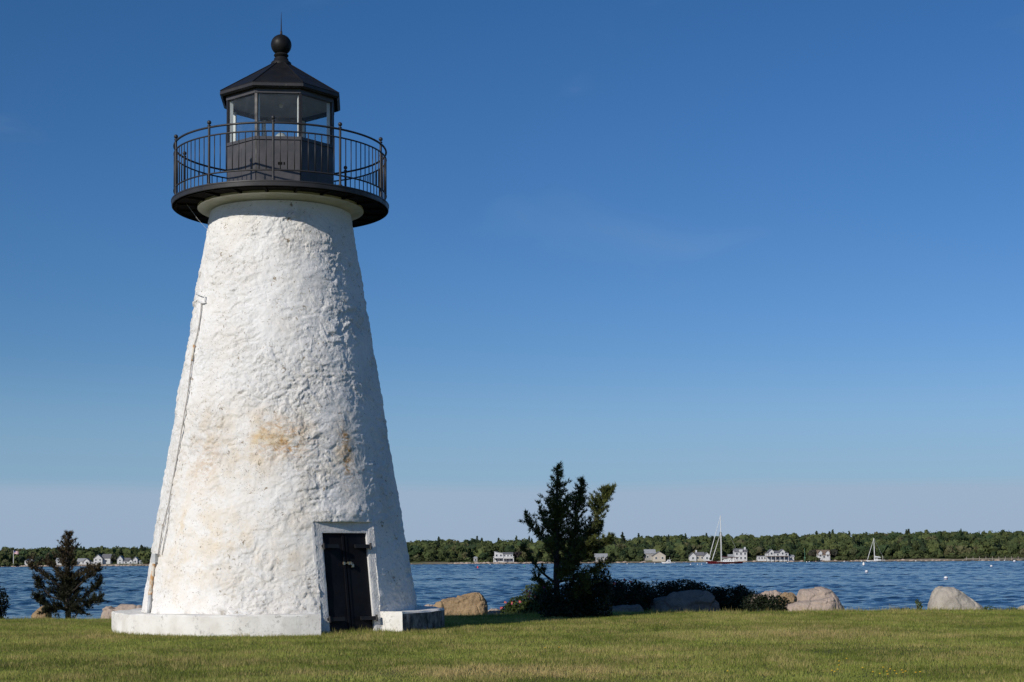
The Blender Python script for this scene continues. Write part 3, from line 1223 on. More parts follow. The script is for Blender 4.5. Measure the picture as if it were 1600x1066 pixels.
mb.tube([wall_at(316, 474, 0.06), wall_at(322, 476, 0.05), wall_at(326, 475, 0.03)], 0.015, 6)
mb.tube([wall_at(309, 470, 0.0), wall_at(305.5, 475, 0.05), wall_at(305, 481, 0.03)], 0.022, 6)
mb.build('cable_bracket', WHITEP, LH, True)
q0 = pol(R(-80), R_DECK - 0.28, Z_DECK0)
q1 = wall_at(326, 364, 0.01)
MB().tube([q0, (q0 + q1) / 2 + Vector((0, 0, -0.03)), q1], 0.003, 5).build('wire', GALV, LH)


# ------------------------------------------------------------------ boulders
def ico(sub):
    import bmesh
    bm = bmesh.new()
    bmesh.ops.create_icosphere(bm, subdivisions=sub, radius=1.0)
    bm.verts.ensure_lookup_table()
    v = np.array([x.co[:] for x in bm.verts])
    f = np.array([[q.index for q in x.verts] for x in bm.faces], dtype=np.int32)
    bm.free()
    return v, f


ICO1 = ico(2)


def boulder(sil, Y, depth, mat, seed, label, rough=1.0, lean=0.0, block=3.2, group=None):
    """A rock whose skyline passes the photo pixels in sil, left to right; depth in metres front to back."""
    pts = [P(x, y, Y) for x, y in sil]
    x0, x1 = pts[0].x, pts[-1].x
    cx, hw_ = (x0 + x1) / 2, (x1 - x0) / 2
    gz = float(lawn_z(np.array([cx]), np.array([Y]))[0])
    zb = gz - 0.45
    px_ = np.array([p.x - cx for p in pts])
    pz = np.array([p.z - zb for p in pts])
    na_, nb_ = 110, 84
    t = np.linspace(-1, 1, na_)
    xs = hw_ * np.sign(t) * (1 - (1 - np.abs(t)) ** 1.6)
    top = np.interp(xs, px_, pz)
    plan = (1 - np.abs(xs / (hw_ * 1.002)) ** block).clip(0, 1) ** (1 / block)
    plan = 0.12 + 0.88 * plan
    th = np.linspace(0, PI, nb_)
    cs, sn = np.cos(th), np.sin(th)
    ey = np.sign(cs) * np.abs(cs) ** (2 / block)
    ez = np.abs(sn) ** (2 / block)
    Xg = np.repeat(xs[:, None], nb_, 1)
    Yg = -ey[None, :] * plan[:, None] * depth / 2 + lean * ez[None, :]
    Zg = ez[None, :] * top[:, None]
    v = np.stack([Xg, Yg, Zg], -1).reshape(-1, 3)
    rg = np.random.default_rng(seed)
    q = v / max(hw_, 0.4)
    c0 = v * np.array([0.8, 0.5, 0.6])
    n_ = np.stack([v[:, 0] / hw_ ** 2 * 0.5, v[:, 1] / (depth / 2) ** 2, (v[:, 2]) / max(top) ** 2], -1)
    n_ /= np.linalg.norm(n_, axis=1)[:, None] + 1e-9
    f1, f2, cid = worley(q * np.array([1.9, 1.9, 2.6]) + 0.25 * np.stack([pn(q * 3, seed + k) for k in range(3)], -1), seed % 40)
    sc = min(hw_, 0.8) * rough
    d = sc * (0.17 * (cid - 0.62) + 0.09 * fbm(q * 1.5, 3, seed) - 0.05 * np.abs(fbm(q * np.array([2.5, 2.5, 4.0]), 3, seed + 5)))
    d += sc * (0.030 * fbm(q * 6, 4, seed + 9, 0.65) - 0.05 * (1 - sstep(0.0, 0.07, f2 - f1)) * (cid > 0.4))
    d -= sc * 0.02
    v = v + n_ * d[:, None]
    ii = np.arange(na_ * nb_).reshape(na_, nb_)
    f = np.stack([ii[:-1, :-1], ii[1:, :-1], ii[1:, 1:], ii[:-1, 1:]], -1).reshape(-1, 4)
    # close both ends
    nv = len(v)
    ends = np.array([[v[ii[0], 0].mean(), v[ii[0], 1].mean(), v[ii[0], 2].mean() * 0.6], [v[ii[-1], 0].mean(), v[ii[-1], 1].mean(), v[ii[-1], 2].mean() * 0.6]])
    v = np.vstack([v, ends])
    ca_ = np.stack([np.full(nb_ - 1, nv), ii[0, :-1], ii[0, 1:], ii[0, 1:]], -1)
    cb_ = np.stack([np.full(nb_ - 1, nv + 1), ii[-1, 1:], ii[-1, :-1], ii[-1, :-1]], -1)
    V = v
    F = [tuple(r) for r in f] + [tuple(r[:3]) for r in ca_] + [tuple(r[:3]) for r in cb_]
    me = bpy.data.meshes.new('boulder')
    me.from_pydata(V.tolist(), [], [list(map(int, r)) for r in F])
    me.materials.append(mat)
    me.polygons.foreach_set('use_smooth', [True] * len(me.polygons))
    me.update()
    o = link('boulder', me)
    o.location = (cx, Y, zb)
    return tag(o, label, 'boulder', group or 'boulders along the lawn edge')


boulder([(672, 952), (682, 942), (692, 935), (710, 931), (724, 929), (737, 925), (750, 924), (757, 930), (762, 943), (763, 956)], 41.0, 1.0, ROCK_T, 3,
        'long tan boulder right of the lighthouse plinth, humped at its right end', 1.1)
boulder([(655, 952), (661, 946), (671, 943.5), (681, 942.6), (692, 946), (697, 954)], 42.5, 0.6, ROCK_P, 5, 'low pinkish rock half hidden behind the plinth and the tan boulder')
boulder([(759, 960), (762, 954), (767, 951), (776, 951), (783, 954), (786, 960)], 42.0, 0.5, ROCK_P, 8, 'small pale rock between the tan boulder and the rose bush')
boulder([(50, 962), (54, 956), (64, 947), (72, 945), (79, 948), (81, 958)], 40.4, 0.45, ROCK_T, 11, 'small brown rock left of the cedar with the brown top')
boulder([(156, 960), (160, 951), (168, 948), (178, 948), (190, 945), (206, 943.5), (219, 944.5), (232, 949), (240, 956)], 39.6, 0.7, ROCK_P, 13, 'low pink rock behind the left end of the plinth')
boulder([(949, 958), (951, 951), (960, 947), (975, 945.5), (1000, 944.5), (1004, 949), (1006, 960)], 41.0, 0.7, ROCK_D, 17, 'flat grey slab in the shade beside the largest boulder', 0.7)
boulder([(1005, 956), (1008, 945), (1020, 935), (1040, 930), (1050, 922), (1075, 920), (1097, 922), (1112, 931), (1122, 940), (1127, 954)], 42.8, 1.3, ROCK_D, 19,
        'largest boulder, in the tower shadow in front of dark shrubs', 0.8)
boulder([(1172, 940), (1177, 926), (1187, 924), (1200, 925), (1212, 923), (1222, 926), (1226, 944)], 42.3, 0.9, ROCK_P, 23, 'rough tan rock behind the right end of the dark shrubs', 1.2)
boulder([(1213, 946), (1217, 930), (1226, 925), (1237, 925.5), (1244, 932), (1247, 948)], 41.9, 0.7, ROCK_T, 27, 'rough knobbly rock between the shrubs and the pink boulder pair', 1.2)
boulder([(1239, 952), (1243, 936), (1251, 921), (1264, 919), (1284, 917.5), (1297, 922), (1307, 932), (1316, 944), (1320, 954)], 42.6, 1.2, ROCK_P, 29, 'rear boulder of the pink pair, taller and flat topped', 0.45)
boulder([(1222, 957), (1226, 948), (1230, 943.6), (1243, 940), (1270, 938), (1288, 934), (1300, 932), (1305, 938), (1306, 955)], 40.8, 0.9, ROCK_P, 31, 'front boulder of the pink pair, low and wedge shaped', 0.45)
boulder([(1449, 954), (1452, 941), (1456, 930), (1464, 919.5), (1473, 916), (1487, 916), (1498, 923), (1514, 934), (1526, 943), (1536, 951)], 41.2, 1.1, ROCK_G, 37,
        'pale pointed boulder standing alone by the water, sloping down to the right', 0.5)
boulder([(1590, 955), (1593, 949), (1598, 945), (1604, 943), (1616, 944), (1626, 954)], 41.5, 0.6, ROCK_G, 41, 'pale rock cut off by the right edge of the photo')


# ------------------------------------------------------------------ plants
def tris_from(base, tip, w, rg):
    """Thin triangles from base points to tip points."""
    n = len(base)
    d = tip - base
    s = np.cross(d, rg.normal(size=(n, 3)))
    s /= np.linalg.norm(s, axis=1)[:, None] + 1e-9
    s *= np.asarray(w)[:, None] * 0.5
    V = np.stack([base - s, base + s, tip], 1).reshape(-1, 3)
    F = np.arange(n * 3, dtype=np.int32).reshape(-1, 3)
    return V, F


def conifer(name, Y, trunk_px, leaders, limbs, dark, light, label, seed, spread=1.0, brown=None):
    """trunk_px, leaders, limbs: lists of (px, py, dy); leaders: (path, width in m, density)."""
    rg = np.random.default_rng(seed)
    g = P(trunk_px[0][0], 950, Y)
    gz = float(lawn_z(np.array([g.x]), np.array([Y]))[0])
    root = empty(name, (g.x, Y, gz))
    tag(root, label, 'tree', 'cedars by the water')
    o = np.array([g.x, Y, gz])

    def path(pp):
        return [np.array(P(x, y, Y)[:]) + np.array([0, dy, 0]) - o for x, y, dy in pp]
    wood = MB()
    bases, dirs, sizes = [], [], []

    def sample(pl, t):
        k = t * (len(pl) - 1)
        i = min(int(k), len(pl) - 2)
        return pl[i] + (pl[i + 1] - pl[i]) * (k - i), (pl[i + 1] - pl[i])

    tp = path(trunk_px)
    tp[0][2] = -0.15
    wood.tube(tp, [0.075 * (1 - 0.85 * k / (len(tp) - 1)) + 0.008 for k in range(len(tp))], 8)
    for pp, wid, dens in leaders:
        pl = path(pp)
        Ltot = sum(np.linalg.norm(pl[i + 1] - pl[i]) for i in range(len(pl) - 1))
        wood.tube(pl, [0.035 * (1 - k / (len(pl) - 0.5)) + 0.006 for k in range(len(pl))], 6)
        nb_ = int(Ltot * 46 * dens)
        for i in range(nb_):
            t = rg.random() ** 0.85
            p0_, ax = sample(pl, t)
            ax = ax / np.linalg.norm(ax)
            az = rg.random() * 2 * PI
            wl = wid * (0.16 + 0.84 * min(1.0, (1 - t) * 1.9)) * (0.45 + 0.75 * rg.random())
            out = np.array([math.cos(az), math.sin(az), 0.0])
            dr_ = out * (0.75 + 0.3 * rg.random()) + ax * (0.45 + 0.45 * rg.random())
            dr_ /= np.linalg.norm(dr_)
            end = p0_ + dr_ * wl
            if rg.random() < 0.35:
                wood.tube([p0_, (p0_ + end) / 2 + np.array([0, 0, -0.01]), end], [0.010, 0.007, 0.003], 4)
            nt_ = max(3, int(wl / 0.035))
            for j in range(nt_):
                s_ = (j + 1) / nt_
                bases.append(p0_ + dr_ * wl * s_ + rg.normal(size=3) * 0.018)
                dirs.append(dr_ * 0.7 + np.array([0, 0, 0.55]))
                sizes.append(0.055 + 0.05 * rg.random())
        for j in range(10):
            bases.append(pl[-1] - np.array([0, 0, 0.03 * j]))
            dirs.append(np.array([0, 0, 1.0]))
            sizes.append(0.07)
    for pp, wid, dens in limbs:
        pl = path(pp)
        Ltot = sum(np.linalg.norm(pl[i + 1] - pl[i]) for i in range(len(pl) - 1))
        wood.tube(pl, [0.028 * (1 - k / (len(pl) - 0.5)) + 0.006 for k in range(len(pl))], 6)
        for i in range(int(Ltot * 34 * dens)):
            t = 0.2 + 0.8 * rg.random() ** 0.7
            p0_, ax = sample(pl, t)
            ax = ax / np.linalg.norm(ax)
            dr_ = ax * 0.7 + rg.normal(size=3) * 0.6 + np.array([0, 0, 0.35])
            dr_ /= np.linalg.norm(dr_)
            wl = wid * (0.35 + 0.65 * rg.random())
            if rg.random() < 0.5:
                wood.tube([p0_, p0_ + dr_ * wl], [0.007, 0.003], 4)
            for j in range(max(3, int(wl / 0.035))):
                bases.append(p0_ + dr_ * wl * (j + 1) / max(3, int(wl / 0.035)) + rg.normal(size=3) * 0.016)
                dirs.append(dr_ * 0.7 + np.array([0, 0, 0.4]))
                sizes.append(0.05 + 0.05 * rg.random())
    wood.build('trunk', BARK, root)
    B_, D_, S_ = np.array(bases), np.array(dirs), np.array(sizes)
    K = 9
    n = len(B_)
    dd = np.repeat(D_, K, 0) + rg.normal(size=(n * K, 3)) * 0.62 * spread
    dd /= np.linalg.norm(dd, axis=1)[:, None]
    bb = np.repeat(B_, K, 0) + rg.normal(size=(n * K, 3)) * 0.012
    ss = np.repeat(S_, K) * (0.7 + 0.6 * rg.random(n * K))
    V, F = tris_from(bb, bb + dd * ss[:, None], 0.013 + 0.009 * rg.random(n * K), rg)
    mixv = np.clip(0.5 + 1.0 * fbm(B_ * 3.5, 2, seed) + 0.30 * rg.normal(size=n), 0, 1)
    col = np.array(dark)[None] * (1 - mixv[:, None]) + np.array(light)[None] * mixv[:, None]
    if brown:
        zb0, zb1, bc = brown
        bm_ = np.clip(sstep(zb0, zb1, B_[:, 2]) * (0.65 + 0.8 * pn(B_ * 5, 9)), 0, 1)
        col = col * (1 - bm_[:, None]) + np.array(bc)[None] * bm_[:, None] * (0.7 + 0.6 * rg.random((n, 1)))
    col = np.repeat(col, K * 3, 0)
    np_mesh('crown', V, F, NEEDLE, root, False, {'col': col})
    return root


conifer('cedar_tree', 37.3,
        [(871, 958, 0), (869, 900, 0), (870, 850, 0), (870, 800, 0), (871, 732, 0)],
        [([(870, 865, 0), (869, 820, 0), (870, 780, 0), (871, 729, 0)], 0.50, 1.35),
         ([(874, 905, 0.05), (893, 850, 0.1), (904, 795, 0.12), (909, 750, 0.12)], 0.40, 1.3),
         ([(876, 905, -0.05), (908, 860, -0.15), (931, 808, -0.25), (941, 778, -0.25), (946, 763, -0.25)], 0.38, 1.3),
         ([(880, 900, 0.3), (905, 865, 0.5), (925, 835, 0.6), (938, 818, 0.6)], 0.42, 1.3)],
        [([(939, 790, -0.25), (950, 775, -0.25), (957, 765, -0.25)], 0.16, 1.2),
         ([(869, 862, 0), (850, 842, -0.1), (835, 827, -0.15), (822, 811, -0.2)], 0.24, 1.0),
         ([(868, 845, 0), (854, 822, 0.1), (846, 803, 0.1)], 0.26, 1.3),
         ([(868, 912, 0), (846, 894, -0.1), (829, 873, -0.2), (816, 856, -0.25)], 0.20, 0.9),
         ([(870, 890, 0), (885, 870, -0.3), (905, 862, -0.5), (922, 850, -0.6)], 0.30, 1.2),
         ([(872, 895, 0), (900, 880, -0.1), (930, 862, -0.3), (953, 842, -0.4)], 0.26, 1.1),
         ([(872, 910, 0), (900, 902, -0.1), (925, 893, -0.2), (945, 880, -0.2)], 0.26, 0.9),
         ([(870, 880, 0), (862, 862, -0.4), (856, 850, -0.6)], 0.30, 1.3),
         ([(870, 925, 0), (850, 915, -0.3), (838, 905, -0.4)], 0.26, 1.2),
         ([(871, 935, 0), (895, 925, -0.3), (915, 915, -0.4)], 0.34, 1.5),
         ([(870, 915, 0), (880, 900, -0.4), (888, 885, -0.5)], 0.36, 1.5)],
        (0.026, 0.038, 0.013), (0.120, 0.135, 0.032),
        'tall dark cedar with three leaders beside the flowering rose bush', 101)

conifer('cedar_tree', 40.2,
        [(107, 962, 0), (106, 920, 0), (107, 880, 0), (107, 836, 0)],
        [([(107, 925, 0), (106, 890, 0), (107, 860, 0), (108, 835, 0)], 0.42, 1.15),
         ([(105, 955, 0.1), (104, 930, 0.1), (106, 900, 0.1)], 0.62, 2.2)],
        [([(106, 925, 0), (85, 908, -0.1), (66, 893, -0.15), (50, 884, -0.2)], 0.20, 1.0),
         ([(105, 940, 0), (80, 932, -0.1), (66, 915, -0.1), (60, 905, -0.1)], 0.24, 1.0),
         ([(105, 915, 0), (92, 895, 0.1), (80, 886, 0.1), (72, 878, 0.1)], 0.2, 1.0),
         ([(107, 930, 0), (128, 912, -0.1), (143, 900, -0.15), (157, 889, -0.2)], 0.22, 1.0),
         ([(107, 920, 0), (124, 900, 0.1), (136, 892, 0.1), (141, 890, 0.1)], 0.2, 1.0),
         ([(107, 945, 0), (130, 935, 0), (148, 920, 0), (158, 906, 0)], 0.26, 1.1),
         ([(107, 950, 0), (128, 948, -0.2), (146, 942, -0.2), (160, 936, -0.2)], 0.26, 1.5),
         ([(105, 952, 0), (84, 948, -0.2), (70, 942, -0.2), (62, 936, -0.2)], 0.28, 1.5),
         ([(107, 955, 0), (118, 948, -0.4), (130, 955, -0.5)], 0.34, 1.8),
         ([(107, 955, 0), (96, 948, -0.4), (84, 955, -0.5)], 0.34, 1.8)],
        (0.012, 0.015, 0.008), (0.034, 0.036, 0.015),
        'small cedar with a rusty brown top left of the lighthouse', 137, brown=(1.0, 1.5, (0.088, 0.060, 0.030)))


def leaves(lobes, n, size, dark, light, rg, seed, inner=0.35):
    """Diamond leaves spread through ellipsoid lobes (cx,cy,cz,rx,ry,rz)."""
    lob = np.array(lobes)
    wgt = lob[:, 3] * lob[:, 5] + lob[:, 3] * lob[:, 4]
    k = rg.choice(len(lob), n, p=wgt / wgt.sum())
    dv = rg.normal(size=(n, 3))
    dv /= np.linalg.norm(dv, axis=1)[:, None]
    rad = (inner + (1 - inner) * rg.random(n) ** 0.45) * (1 + 0.30 * fbm(dv * 2.3 + k[:, None] * 3.1, 3, seed))
    c = lob[k, :3] + dv * lob[k, 3:] * rad[:, None]
    nr = dv + rg.normal(size=(n, 3)) * 0.7 + np.array([0, 0, 0.4])
    nr /= np.linalg.norm(nr, axis=1)[:, None]
    t = np.cross(nr, rg.normal(size=(n, 3)))
    t /= np.linalg.norm(t, axis=1)[:, None]
    b = np.cross(nr, t)
    s = size * (0.6 + 0.8 * rg.random(n))[:, None]
    V = np.stack([c - t * s, c + b * s * 0.5 + nr * s * 0.1, c + t * s, c - b * s * 0.5 + nr * s * 0.1], 1).reshape(-1, 3)
    F = np.arange(4 * n, dtype=np.int32).reshape(-1, 4)
    m_ = np.clip(0.5 + 0.9 * fbm(c * 2.5, 2, seed + 3) + 0.3 * rg.normal(size=n), 0, 1)[:, None]
    col = np.array(dark)[None] * (1 - m_) + np.array(light)[None] * m_
    return V, F, np.repeat(col, 4, 0), c


def shrub(name, lobes_px, Y, n, size, dark, light, label, seed, flowers=None, cat='bush', group=None, fcol=None):
    """lobes_px: (px, py, rx_px, rz_px, dy)."""
    rg = np.random.default_rng(seed)
    g = P(lobes_px[0][0], 950, Y)
    gz = float(lawn_z(np.array([g.x]), np.array([Y]))[0])
    root = empty(name, (g.x, Y, gz))
    tag(root, label, cat, group)
    k = Y / FPX
    lob = []
    stems = MB()
    for px, py, rx, rz, dy in lobes_px:
        c = P(px, py, Y + dy)
        lob.append((c.x - g.x, dy, c.z - gz, rx * k, min(rx * k, 0.9), rz * k))
        lob.append((c.x - g.x, dy - 0.25, c.z - gz - rz * k * 0.75, rx * k * 0.95, min(rx * k, 0.7), rz * k * 0.8))
        for q in range(5):
            e = Vector((c.x - g.x + rg.normal() * rx * k * 0.5, dy + rg.normal() * 0.25, c.z - gz + rz * k * 0.6 * rg.random()))
            b0 = Vector((c.x - g.x + rg.normal() * 0.06, dy + rg.normal() * 0.06, -0.25 - 0.05 * max(0, dy) - 0.03 * max(0, dy) ** 2))
            stems.tube([b0, (b0 + e) / 2 + Vector((0.03 * rg.normal(), 0.03, 0.04)), e], [0.014, 0.010, 0.004], 5)
    stems.build('stem', BARK, root)
    V, F, col, c = leaves(lob, int(n * 1.9), size, dark, light, rg, seed)
    np_mesh('foliage', V, F, LEAF, root, False, {'col': col})
    for (px, py, dy) in (flowers or []):
        p = P(px, py, Y + dy) - Vector((g.x, Y, gz))
        mb = MB()
        a0 = rg.random() * PI
        for j in range(5):
            a = a0 + j * 2 * PI / 5
            t = Vector((math.cos(a), -0.45, math.sin(a)))
            s = Vector((-math.sin(a), 0, math.cos(a)))
            q = 0.036 * (0.7 + 0.6 * rg.random())
            mb.add([p, p + t * q * 0.6 + s * q * 0.5, p + t * q, p + t * q * 0.6 - s * q * 0.5], [(0, 1, 2, 3)], 0)
        mb.tube([p + Vector((0, -0.005, 0)), p + Vector((0, -0.02, 0))], 0.014, 6, mi=1)
        mb.build('flower', [PINK, YEL], root)
    return root


PINK = pmat('pink petals', (0.55, 0.05, 0.20), (0.45, 0.03, 0.14), 20, 0.6)
YEL = pmat('yellow petals', (0.75, 0.50, 0.03), (0.65, 0.38, 0.02), 40, 0.6)
SHADE1, SHADE2 = (0.010, 0.016, 0.006), (0.028, 0.038, 0.014)  # shrub leaves darkened: the shade over the bank is in their colour
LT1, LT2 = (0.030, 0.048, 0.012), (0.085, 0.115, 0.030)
SG = 'shrubs along the bank'
shrub('rose_bush', [(838, 938, 26, 26, 0), (812, 948, 22, 17, 0), (795, 955, 14, 12, -0.1), (850, 925, 16, 16, 0.1)], 41.3, 5200, 0.034, LT1, LT2,
      'green rose bush with pink flowers left of the tall cedar', 201,
      [(851, 917, -0.45), (823, 924, -0.5), (828, 926, -0.5), (826, 931, -0.5), (789, 941, -0.35), (800, 942, -0.4), (812, 940, -0.45), (836, 933, -0.55), (862, 922, -0.45), (775 + 8, 950, -0.3)], group=SG)
shrub('dark_shrub', [(880, 938, 40, 26, 0), (925, 930, 34, 32, 0.2), (905, 915, 24, 24, 0.3), (940, 905, 16, 20, 0.4), (876, 947, 18, 16, -0.2)], 37.4, 8500, 0.034, SHADE1, SHADE2,
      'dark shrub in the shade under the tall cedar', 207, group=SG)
shrub('rose_bush', [(980, 932, 36, 26, 0), (963, 920, 18, 16, 0.1), (1000, 925, 20, 18, 0.2)], 42.6, 5200, 0.034, SHADE1, SHADE2,
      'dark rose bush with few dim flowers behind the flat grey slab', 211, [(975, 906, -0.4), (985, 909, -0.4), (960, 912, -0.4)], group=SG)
shrub('dark_shrub', [(1035, 932, 34, 24, 0), (1065, 922, 34, 17, 0.2), (1090, 928, 28, 18, 0.2)], 44.2, 6000, 0.036, SHADE1, SHADE2,
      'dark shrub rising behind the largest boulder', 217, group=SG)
shrub('dark_shrub', [(1140, 936, 26, 20, 0), (1165, 938, 24, 19, 0), (1120, 930, 18, 14, 0.2), (1158, 925, 12, 11, 0.1)], 43.4, 5200, 0.034, SHADE1, SHADE2,
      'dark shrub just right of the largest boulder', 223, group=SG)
shrub('dark_shrub', [(1205, 946, 30, 17, 0), (1245, 952, 26, 11, 0), (1180, 943, 22, 15, 0.1)], 41.0, 5200, 0.032, SHADE1, SHADE2,
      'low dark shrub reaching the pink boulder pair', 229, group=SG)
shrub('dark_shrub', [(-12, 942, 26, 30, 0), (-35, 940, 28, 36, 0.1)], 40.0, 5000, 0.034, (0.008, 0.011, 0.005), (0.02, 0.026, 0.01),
      'dark rounded bush cut off by the left edge of the photo', 233, group=SG)
for k, (px, py, rx, rz, lab) in enumerate([(1434, 943, 4, 8, 'tall green weed standing left of the pale pointed boulder'),
                                           (1546, 951, 11, 5, 'low green weed at the foot of the pale pointed boulder'),
                                           (1582, 952, 9, 4, 'low green weed near the right edge of the photo'),
                                           (1414, 953, 14, 4, 'low spreading weed at the lawn edge left of the pale pointed boulder')]):
    shrub('weed', [(px, py, rx, rz, 0)], 39.9, 70, 0.028, (0.05, 0.075, 0.02), (0.13, 0.16, 0.05), lab, 240 + k, cat='weed', group='weeds at the lawn edge')

# ------------------------------------------------------------------ grass
BARE = []                         # worn, dry places in the turf: x, y, half-sizes, strength
for px, py, rx, ry, st_ in [(690, 1056, 1.3, 0.9, 0.55), (750, 1052, 0.8, 0.7, 0.4), (1270, 992, 2.2, 1.6, 0.35), (1400, 1010, 1.6, 1.2, 0.3), (1010, 1055, 1.2, 0.8, 0.35), (880, 1050, 0.9, 0.7, 0.35), (470, 1058, 1.0, 0.6, 0.25)]:
    a_, b_ = P(px, py, 10), P(px, py, 20)
    t_ = -a_.z / (b_.z - a_.z)
    BARE.append((a_.x + (b_.x - a_.x) * t_, 10 + 10 * t_, rx, ry, st_))


def bare(x, y):
    return sum(st_ * np.exp(-((x - bx) / rx) ** 2 - ((y - by) / ry) ** 2) for bx, by, rx, ry, st_ in BARE)


def grass(name, n, ylo, yhi, hlo, hhi, w, seed, dryness=0.0, edge=False, power=1.0):
    rg = np.random.default_rng(seed)
    y = ylo + (yhi - ylo) * rg.random(int(n * 1.5)) ** power
    hwid = y * 0.335 + 1.2
    keep = rg.random(len(y)) < hwid / hwid.max()
    y = y[keep][:n]
    x = (rg.random(len(y)) * 2 - 1) * (y * 0.335 + 1.2)
    # keep clear of the plinth and the doorway sill
    rr = np.hypot(x - TX, y - TD)
    a_rel = np.arctan2(x - TX, -(y - TD)) - VIEW
    indoor = (a_rel > A_L) & (a_rel < A_R)
    ok = (rr > PR + 0.02) | (indoor & (rr > 2.62))
    x, y = x[ok], y[ok]
    n = len(x)
    b = np.stack([x, y, lawn_z(x, y) - 0.005], -1)
    q = np.stack([x * 0.30, y * 0.30, 0 * x], -1)
    big = fbm(q, 3, 71)
    fine = fbm(q * 5.5, 2, 77)
    h = (hlo + (hhi - hlo) * rg.random(n)) * np.clip(1 + 0.9 * fine + 0.7 * big, 0.4, 2.2)
    h *= 1 + 0.8 * np.clip(1 - (np.hypot(x - TX, y - TD) - PR) / 0.16, 0, 1) * rg.random(n)     # unmown tufts against the plinth
    lean = rg.normal(size=(n, 3)) * 0.42
    lean[:, 2] = 1.0
    lean[:, 0] += 0.22 * pn(q * 3, 5)
    lean /= np.linalg.norm(lean, axis=1)[:, None]
    V, F = tris_from(b, b + lean * h[:, None], w * (0.7 + 0.7 * rg.random(n)), rg)
    dry = np.clip(0.09 + dryness + 0.62 * big + 0.75 * fine + 0.6 * fbm(q * np.array([16.0, 16.0, 1]), 2, 79) + 0.22 * rg.normal(size=n) + bare(x, y), 0, 1)[:, None]
    dark_ = np.clip(0.40 + 1.5 * fbm(q * np.array([1.7, 2.4, 1]) + 9, 4, 83), 0, 1)[:, None]
    g1 = np.array([0.155, 0.190, 0.028])[None] * (1 - dark_) + np.array([0.30, 0.335, 0.066])[None] * dark_
    tan_ = np.array([0.52, 0.40, 0.17])[None]
    col = (g1 * (1 - dry) + tan_ * dry) * 1.10 * (0.75 + 0.5 * rg.random((n, 1)))
    return kind(np_mesh(name, V, F, GRASS, None, False, {'col': np.repeat(col, 3, 0)}), 'stuff')


grass('grass', 620000, 16.0, EDGE + 1.2, 0.035, 0.075, 0.0085, 301, power=1.15)
grass('edge_grass', 16000, EDGE - 0.5, EDGE + 2.6, 0.06, 0.17, 0.009, 303, dryness=0.28)

# dandelions
fl = [(1300, 1046), (1304, 1048), (1309, 1044), (1311, 1031), (1311, 1037), (1323, 1027), (1348, 1041), (1364, 1048), (1375, 1051), (1380, 1040), (1386, 1047), (1387, 1052), (1391, 1043),
      (1398, 1046), (1401, 1051), (1409, 1045), (1411, 1049), (1415, 1047), (1431, 1049), (1438, 1048), (1137, 1049), (852, 1014), (874, 1013)]
fproto = None
for px, py in fl:
    a, b = P(px, py, 10), P(px, py, 20)
    t = (0.055 - a.z) / (b.z - a.z)
    g = a + (b - a) * t
    gz = float(lawn_z(np.array([g.x]), np.array([g.y]))[0])
    if fproto is None:
        fproto = empty('dandelion', (g.x, g.y, gz))
        tag(fproto, 'small yellow dandelion flowering in the lawn at lower right', 'flower', 'yellow flowers in the lawn')
        MB().tube([(0, 0, 0), (0.004, 0, 0.04), (0.002, 0, 0.075)], 0.0025, 5).build('stem', LEAF_S if 'LEAF_S' in globals() else BARK, fproto)
        MB().lathe([(0.0, 0.071), (0.009, 0.074), (0.013, 0.079), (0.010, 0.083), (0.0, 0.085)], 9).build('flower_head', YEL, fproto)
        o = fproto
    else:
        o = copy_tree(fproto)
        o.location = (g.x, g.y, gz)
    if px <= 1323:
        o['label'] = 'small yellow dandelion in the compact left cluster of the lawn at lower right'
    else:
        o['label'] = 'small yellow dandelion in the loose right cluster of the lawn at lower right'
    if px in (852, 874):
        o['label'] = 'lone yellow flower in the middle of the lawn, below the tall cedar'
    if px == 1137:
        o['label'] = 'single yellow flower left of the yellow patch in the lawn'

# ------------------------------------------------------------------ far woods
HOUSE_ZONES = []                  # (x0, x1, y1) filled before planting


